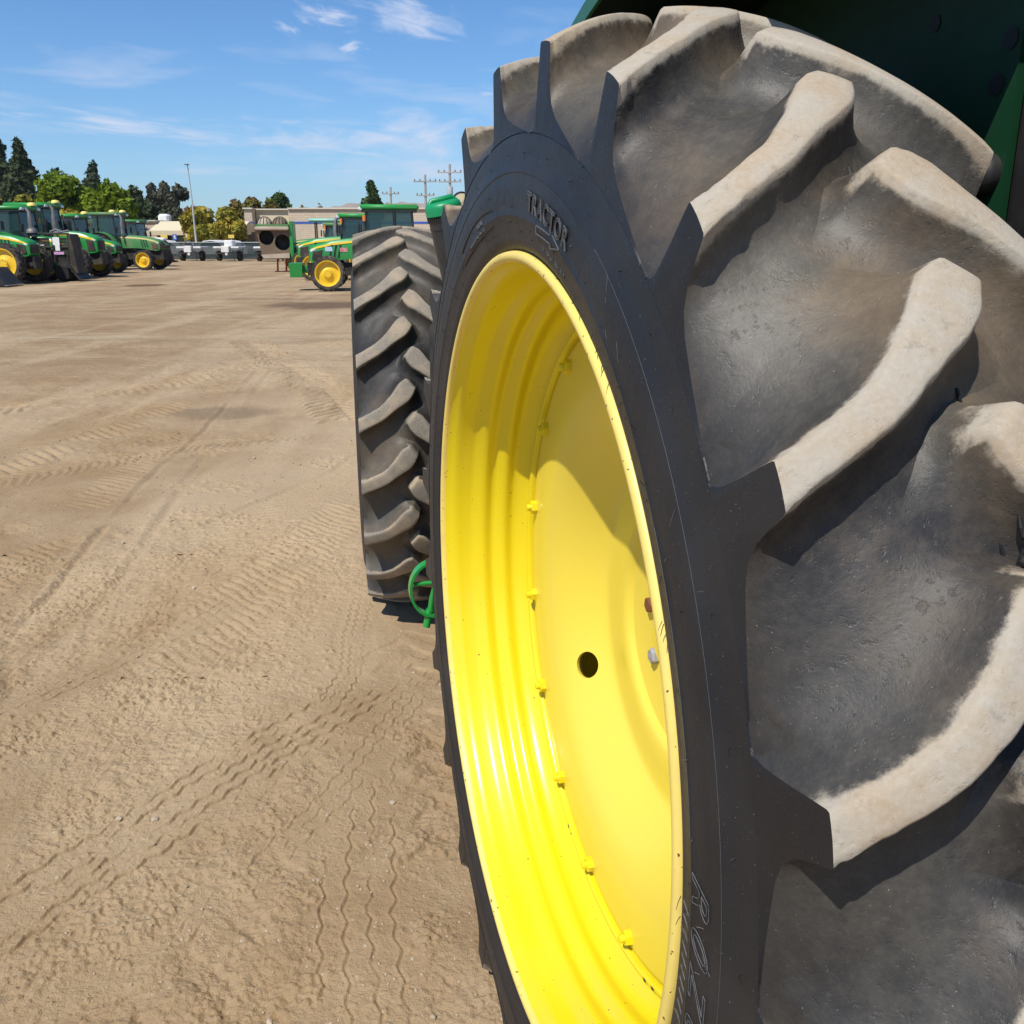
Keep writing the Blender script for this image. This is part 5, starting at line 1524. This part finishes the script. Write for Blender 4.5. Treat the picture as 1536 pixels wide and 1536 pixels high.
M['blue'] = paint('blue_band', (.02, .09, .42), .5, .1, (.2, .25, .4), .4, 1)
M['shade_glass'] = glass('shop_glass', (.02, .022, .025), .08, .12)
M['soffit'] = paint('brown_soffit', (.20, .15, .10), .8, .2, (.3, .25, .18), .3, 1)
Yw = 95.0
bB = empty('building', (gx(500, Yw), Yw, 0), 0, 'long grey block building with a cream panel and blue band, behind the right tractors', 'building')
ox = gx(500, Yw)
def bx(mb, px0, px1, py0, py1, y0, y1, Y=Yw, o=None, z0=None):
    o = ox if o is None else o
    xa_, xb_ = gx(px0, Y) - o, gx(px1, Y) - o; zt_ = gz(py0, Y); zb2 = gz(py1, Y) if z0 is None else z0
    return mb.box(((xa_ + xb_) / 2, (y0 + y1) / 2, (zt_ + zb2) / 2), (xb_ - xa_, y1 - y0, zt_ - zb2))
bx(MB(), 435, 760, 314.5, 0, 0, 14, z0=-.1).build('wall', M['block'], bB)
bx(MB(), 371, 382.5, 314.5, 0, -.4, .8, z0=-.1).build('pillar', M['block'], bB)
bx(MB(), 382.6, 434.9, 315.5, 0, 2.0, 13.9, z0=-.1).build('recessed_wall', M['cream_wall'], bB)
bx(MB(), 383, 434.8, 315.4, 337, 1.0, 1.98).build('cream_panel', M['cream_wall'], bB)
bx(MB(), 369.5, 384, 312.4, 314.4, -.6, 1.0).build('coping', M['coping'], bB)
bx(MB(), 384.1, 434.6, 313.2, 315.3, .7, 2.4).build('coping', M['coping'], bB)
bx(MB(), 434.7, 761, 312.2, 314.4, -.2, 14.2).build('coping', M['coping'], bB)
bx(MB(), 371, 382.5, 332.5, 335.5, -.43, -.405).build('blue_band', M['blue'], bB)
bx(MB(), 435.2, 760, 332.8, 335.8, -.03, -.004).build('blue_band', M['blue'], bB)
bx(MB(), 384, 398, 348, 0, 1.90, 1.985, z0=.05).build('shop_window', M['shade_glass'], bB)
bx(MB(), 440, 447.5, 309, 312.4, 5, 6.4).build('roof_vent', M['exhaust'], bB)
Ya_ = 92.0; oa = gx(250, Ya_)
bA = empty('building', (oa, Ya_, 0), 0, 'shop building with a sloping cream canopy roof, left of the light pole', 'building')
bx(MB(), 120, 236, 332.5, 0, 0, 12, Ya_, oa, -.1).build('wall', M['block'], bA)
bx(MB(), 119, 237, 330.6, 332.4, -.2, 12.2, Ya_, oa).build('coping', M['coping'], bA)
bx(MB(), 120, 236, 343.5, 345.2, -.03, -.004, Ya_, oa).build('blue_band', M['blue'], bA)
bx(MB(), 236.1, 375, 336, 0, 2.0, 12, Ya_, oa, -.1).build('recessed_wall', M['soffit'], bA)
MB().prism([(0, gz(348, Ya_)), (0, gz(346.5, Ya_)), (3.0, gz(332, Ya_)), (3.4, gz(332, Ya_)), (3.4, gz(350, Ya_) - .1), (.4, gz(353, Ya_) - .05), (0, gz(353, Ya_))], 0, gx(372, Ya_) - gx(236.3, Ya_), M=Matrix.Translation((gx(236.3, Ya_) - oa, -2.0, 0)) @ Matrix.Rotation(R(-90), 4, 'Z') @ Matrix.Scale(-1, 4, (1, 0, 0))).build('canopy_roof', M['cream_wall'], bA, fix=True)
for i, (a, b) in enumerate(((240, 252), (256, 268), (273, 288), (296, 308), (318, 332), (342, 356))):
    fw2 = bx(MB(), a, b, 353.5, 0, 1.90, 1.99, Ya_, oa, .1).build('shop_window', M['shade_glass'], bA)
for px in (254, 292, 336, 370):
    bx(MB(), px - .8, px + .8, 353, 0, -1.9, -1.6, Ya_, oa, 0).build('canopy_post', M['soffit'], bA)
MB().box((gx(228, Ya_) - oa, 4, gz(328, Ya_)), (1.1, 1, 1.0), bev=.2).build('roof_vent', M['white'], bA, 30)

# small signs on posts in front of the shops
M['sign_yellow'] = paint('yellow_sign', (.75, .55, .10), .6, .2); M['sign_blue'] = paint('blue_sign', (.03, .12, .50), .5, .1); M['sign_white'] = paint('white_sign', (.66, .60, .56), .6, .2)
def sign(label, px, py, w, h, mm, Y=86.0):
    t = empty('sign', (gx(px, Y), Y, 0), 0, label, 'sign')
    z = gz(py, Y)
    MB().tube([(0, .05, 0), (0, .05, z + h / 2)], .03, 6).build('post', M['rail'], t)
    MB().box((0, 0, z), (w, .03, h), bev=.01).build('plate', M[mm], t)
    if mm == 'sign_blue': MB().box((0, -.02, z + .05), (w * .4, .012, h * .42)).box((.03, -.02, z - h * .22), (w * .5, .012, .06)).build('symbol', M['white'], t)
    return t
sign('small yellow sign below the cream canopy', 246.5, 355.5, .62, .32, 'sign_yellow')
sign('blue parking sign left of the white board', 262.5, 356, .36, .52, 'sign_blue')
sign('white board between the blue sign and the light pole', 284, 358, .60, .85, 'sign_white')
sign('blue sign just right of the light pole', 296, 355.5, .34, .46, 'sign_blue')
sign('yellow sign under the yellow leaved tree', 347, 355, .56, .30, 'sign_yellow')

# ---- poles
lpole = empty('light_pole', (gx(294, 80), 80, 0), 0, 'tall slim grey light pole in front of the yellow leaved tree', 'light pole')
hh_ = gz(250, 80)
MB().tube([(0, 0, 0), (-.02, 0, hh_ * .6), (-.12, 0, hh_)], [.085, .065, .04], 10).build('pole', M['rail'], lpole, 40)
MB().box((-.14, -.1, hh_ + .02), (.30, .5, .08), bev=.02).build('lamp_head', M['exhaust'], lpole)
MB().tube([(0, 0, 0), (0, 0, .4)], .18, 10).build('base', M['coping'], lpole, 40)
G_U = 'utility poles beyond the block building'
def upole(label, px, top, Y, arms, drum=False):
    t = empty('utility_pole', (gx(px, Y), Y, 0), 0, label, 'utility pole', G_U)
    z = gz(top, Y)
    MB().tube([(0, 0, 0), (0, 0, z)], [.20, .13], 8).build('pole', M['pole_wood'], t, 40)
    for (dz, w) in arms:
        a = MB().box((0, -.16, z - dz), (w, .12, .14)); a = a.build('crossarm', M['pole_wood'], t)
        for q in (-.45, -.22, .22, .45):
            MB().lathe([(.06, 0), (.09, .08), (.05, .22), (0, .24)], 8, c=(q * w, -.16, z - dz + .07), axis='Z').build('insulator', M['exhaust'], a, 40)
    if drum: MB().lathe([(0, -.55), (.34, -.55), (.36, -.5), (.36, .5), (.34, .55), (0, .55)], 14, c=(.0, -.5, z - 3.0), axis='Z').build('transformer', M['rail'], t, 40)
    return t
M['pole_wood'] = paint('weathered_pole', (.36, .33, .30), .85, .4, (.22, .19, .16), .3, .7)
upole('shortest utility pole, right of the conifer behind the building', 588.5, 282, 135, [(.9, 2.4)])
upole('middle utility pole with two crossarms', 640, 264, 118, [(.8, 2.8), (2.4, 2.2)])
upole('tallest utility pole with a transformer drum beside the big tyre', 676.5, 249, 112, [(.9, 2.8), (1.9, 2.6)], True)

# ---- trees
def leaf_mat(name, a, b_, trans=.25):
    m, nt, b = new_mat(name)
    p = pos(nt)
    c = mixc(nt, ramp(nt, noise(nt, p, .55, 3, .6), .36, .66), a, b_)
    c = mixc(nt, mth(nt, 'MULTIPLY', ramp(nt, noise(nt, p, 3.5, 2, .6), .45, .75), .5), c, tuple(q * 1.6 for q in b_))
    nt.links.new(c, b.inputs['Base Color']); b.inputs['Roughness'].default_value = .75; b.inputs['Specular IOR Level'].default_value = .2
    tl = nt.nodes.new('ShaderNodeBsdfTranslucent'); nt.links.new(c, tl.inputs[0])
    mx = nt.nodes.new('ShaderNodeMixShader'); mx.inputs[0].default_value = trans
    out = nt.nodes['Material Output']
    nt.links.new(b.outputs[0], mx.inputs[1]); nt.links.new(tl.outputs[0], mx.inputs[2]); nt.links.new(mx.outputs[0], out.inputs[0])
    return m
M['leaf_conifer'] = leaf_mat('conifer_leaf', (.024, .040, .016), (.060, .080, .030), .12)
M['leaf_bright'] = leaf_mat('bright_leaf', (.105, .165, .010), (.20, .27, .016), .35)
M['leaf_dark'] = leaf_mat('eucalyptus_leaf', (.040, .046, .028), (.11, .11, .070), .15)
M['leaf_yellow'] = leaf_mat('yellow_leaf', (.19, .21, .03), (.38, .29, .035), .3)
M['leaf_orange'] = leaf_mat('autumn_leaf', (.20, .11, .03), (.14, .15, .03), .3)
M['leaf_red'] = leaf_mat('russet_leaf', (.15, .055, .025), (.20, .10, .04), .25)
M['leaf_green'] = leaf_mat('green_leaf', (.030, .060, .015), (.055, .10, .022), .2)
M['bark'] = paint('bark', (.12, .085, .06), .95, .4, (.2, .16, .12), .2, 1)
def leaf_cloud(mb, lobes, n, size, rng):
    """lobes: (x,y,z,rx,ry,rz); leaf clumps lie mostly in the outer shell, with gaps"""
    vol = np.array([l[3] * l[5] for l in lobes]); vol = vol / vol.sum()
    for i in range(n):
        l = lobes[rng.choice(len(lobes), p=vol)]
        d = rng.normal(size=3); d /= np.linalg.norm(d)
        r = rng.uniform(.25, 1.0) ** .45
        if math.sin(d[0] * 5 + l[0] * 3) * math.sin(d[2] * 6 + l[2]) * math.sin(d[1] * 4.3) > .22: r *= .72
        p = Vector((l[0] + d[0] * l[3] * r, l[1] + d[1] * l[4] * r, l[2] + d[2] * l[5] * r))
        s = size * rng.uniform(.5, 1.25)
        nrm = Vector(d + rng.normal(0, .55, 3)).normalized()
        u = nrm.orthogonal().normalized(); w = nrm.cross(u); an = rng.uniform(0, 6.28)
        u, w = u * math.cos(an) + w * math.sin(an), w * math.cos(an) - u * math.sin(an)
        bend = nrm * s * rng.uniform(-.3, .3)
        k = len(mb.v)
        mb.v += [tuple(p - u * s), tuple(p - w * s * .55 + bend), tuple(p + u * s * .9), tuple(p + w * s * .6 - bend * .5)]
        mb.f.append((k, k + 1, k + 2, k + 3))
def tree(label, px, top, Y, wpx, kind, shape, seed, n=2200, size=.34, group=None, base=None):
    rng = np.random.RandomState(seed)
    X = gx(px, Y); H = gz(top, Y); W = wpx * Y / 1439.0
    names = {'conifer': 'conifer_tree', 'round': 'broadleaf_tree', 'tall': 'eucalyptus_tree'}
    t = empty(names[shape], (X, Y, 0), rng.uniform(0, 6), label, 'tree', group)
    lobes = []
    if shape == 'conifer':
        for i in range(11):
            f = i / 10
            r = W * .50 * (1 - .82 * f ** 2.0) * (1 + .30 * rng.uniform(-1, 1)) + .3
            an = rng.uniform(0, 6.28)
            lobes.append((r * .35 * math.cos(an), r * .35 * math.sin(an), H * (.16 + .80 * f), r, r, H * .085 + .3))
    elif shape == 'tall':
        for i in range(9):
            f = rng.uniform(0, 1); an = rng.uniform(0, 6.28); rr = W * .30 * rng.uniform(.2, 1)
            lobes.append((rr * math.cos(an), rr * math.sin(an), H * (.40 + .52 * f), W * .22, W * .22, H * .10))
        lobes.append((0, 0, H * .88, W * .2, W * .2, H * .11))
    else:
        for i in range(12):
            f = rng.uniform(0, 1); an = 6.28 * i / 12 + rng.uniform(-.4, .4)
            rr = W * .33 * math.sin(PI * (.2 + .6 * f))
            lobes.append((rr * math.cos(an), rr * math.sin(an), H * (.34 + .48 * f), W * .22, W * .22, H * .15))
        lobes.append((0, 0, H * .80, W * .28, W * .28, H * .19)); lobes.append((0, 0, H * .5, W * .36, W * .36, H * .24))
    mb = MB(); leaf_cloud(mb, lobes, n, size, rng)
    mb.build('crown', M[kind], t)
    tr = MB(); pts = [(0, 0, 0), (.1 * W * rng.uniform(-.3, .3), .05, H * .3), (.0, .0, H * .62), (0, 0, H * .86)]
    r0 = max(.14, H * .022)
    tr.tube(pts, [r0, r0 * .8, r0 * .45, r0 * .12], 8)
    for i in range(7):
        an = rng.uniform(0, 6.28); z = H * rng.uniform(.28, .62); L = W * rng.uniform(.22, .4)
        tr.tube([(0, 0, z), (L * .5 * math.cos(an), L * .5 * math.sin(an), z + L * .35), (L * math.cos(an), L * math.sin(an), z + L * .8)], [r0 * .42, r0 * .28, r0 * .08], 6)
    tr.build('trunk', M['bark'], t, 50)
    return t
G_C = 'tall dark conifers at the left'
tree('tall dark conifer nearest the left edge, slightly the higher of the pair', 16, 211, 130, 42, 'leaf_conifer', 'conifer', 1, 4600, .42, G_C)
tree('dark conifer right of the tallest one, broad below', 46, 220, 126, 54, 'leaf_conifer', 'conifer', 2, 5200, .42, G_C)
tree('dark pointed conifer top peeping over the bright green trees', 150, 251, 150, 46, 'leaf_conifer', 'conifer', 3, 2800, .4)
tree('large bright green tree behind the left tractors', 104, 258, 86, 96, 'leaf_bright', 'round', 4, 6500, .30, 'bright green trees')
tree('smaller bright green tree right of the large one', 172, 271, 84, 74, 'leaf_bright', 'round', 5, 4600, .30, 'bright green trees')
tree('dark leafy tree behind the bright green one, only its top showing', 96, 251, 118, 46, 'leaf_green', 'round', 26, 2400, .36)
tree('yellowing bush behind the cab roofs at the left', 47, 291, 80, 46, 'leaf_yellow', 'round', 6, 2600, .28)
tree('yellow and brown tree under the bright green crowns', 108, 312, 70, 62, 'leaf_yellow', 'round', 7, 2800, .24)
tree('dull brown bush at the left edge under the conifers', 2, 292, 100, 36, 'leaf_orange', 'round', 8, 1600, .3)
G_E = 'grey green eucalyptus trees beyond the shop'
tree('dark rounded tree at the left end of the eucalyptus group', 210, 277, 120, 36, 'leaf_conifer', 'round', 9, 3000, .36, G_E)
tree('dark eucalyptus second from the left in its group', 235, 276, 128, 34, 'leaf_dark', 'tall', 10, 3000, .36, G_E)
tree('grey eucalyptus with thin trunks in the middle of its group', 254, 273, 132, 36, 'leaf_dark', 'tall', 11, 2800, .36, G_E)
tree('open crowned eucalyptus just behind the light pole', 274, 276, 128, 44, 'leaf_dark', 'tall', 12, 3000, .36, G_E)
tree('dark tree closing the gap behind the shop canopy', 222, 300, 115, 60, 'leaf_conifer', 'round', 13, 2600, .36)
tree('yellow green tree in front of the cream canopy, left half', 306, 309, 86.5, 66, 'leaf_yellow', 'round', 14, 4800, .25, 'yellow leaved trees between the buildings')
tree('yellow green tree touching the block pillar, right half', 343, 309, 87.5, 56, 'leaf_yellow', 'round', 15, 4200, .24, 'yellow leaved trees between the buildings')
tree('russet tree top behind the light pole', 295, 307, 108, 40, 'leaf_red', 'round', 16, 2200, .3)
tree('orange tinted tree left behind the block building', 358, 297, 112, 34, 'leaf_orange', 'round', 17, 2400, .3, 'autumn trees behind the block building')
tree('red and green autumn tree over the cream panel', 382, 294, 118, 42, 'leaf_orange', 'round', 18, 2600, .3, 'autumn trees behind the block building')
tree('golden tree beside the dark green one above the coping', 408, 296, 116, 28, 'leaf_orange', 'round', 19, 1800, .3, 'autumn trees behind the block building')
tree('dark green tree standing above the cream panel roofline', 424, 285, 121, 32, 'leaf_green', 'round', 20, 2600, .32)
tree('tiny brown treetop above the long wall, left one', 456, 306, 130, 14, 'leaf_orange', 'round', 21, 700, .26, 'small treetops above the long wall')
tree('tiny grey treetop above the long wall, right one', 482, 304, 130, 16, 'leaf_red', 'round', 22, 700, .26, 'small treetops above the long wall')
tree('green conifer standing behind the long wall beside the short utility pole', 562, 279, 128, 34, 'leaf_green', 'conifer', 23, 3600, .34)
tree('low green shrub right of that conifer', 583, 304, 128, 22, 'leaf_green', 'round', 24, 1200, .3)
hedge = tree('clipped green hedge bush below the yellow trees', 357, 351, 90, 30, 'leaf_green', 'round', 25, 1600, .2)

# ---- far hills
hv = []; hf = []
NH = 90
for i in range(NH):
    px = 430 + i * 6.2
    Y = 2400
    rid = [(430, 313), (500, 312), (530, 305), (560, 309), (600, 304), (640, 306), (665, 299), (700, 303), (760, 300), (850, 292), (990, 306)]
    y_ = np.interp(px, [a for a, b in rid], [b for a, b in rid]) + 1.2 * math.sin(px * .31) + .7 * math.sin(px * .77)
    z = gz(y_, Y)
    hv += [(gx(px, Y), Y - 700, -5), (gx(px, Y), Y - 250, z * .45), (gx(px, Y), Y, z), (gx(px, Y), Y + 700, -5)]
for i in range(NH - 1):
    for j in range(3): hf.append((i * 4 + j, (i + 1) * 4 + j, (i + 1) * 4 + j + 1, i * 4 + j + 1))
M['hill'] = paint('dry_hill', (.36, .28, .20), .95, .5, (.22, .18, .13), .1, .006)
hl_ = MB().add(hv, hf).build('hills', M['hill'], None, 60); tag(hl_, kind='structure')
# ---- air
hz_m = bpy.data.materials.new('haze'); hz_m.use_nodes = True
hz_m.node_tree.nodes.clear()
vo = hz_m.node_tree.nodes.new('ShaderNodeOutputMaterial'); pv = hz_m.node_tree.nodes.new('ShaderNodeVolumePrincipled')
pv.inputs['Color'].default_value = (.80, .86, 1.0, 1); pv.inputs['Density'].default_value = .00011; pv.inputs['Anisotropy'].default_value = .2
hz_m.node_tree.links.new(pv.outputs[0], vo.inputs['Volume'])
HAZE = MB().box((0, 1500, 70), (5800, 4000, 170)).build('haze', hz_m); tag(HAZE, kind='stuff')
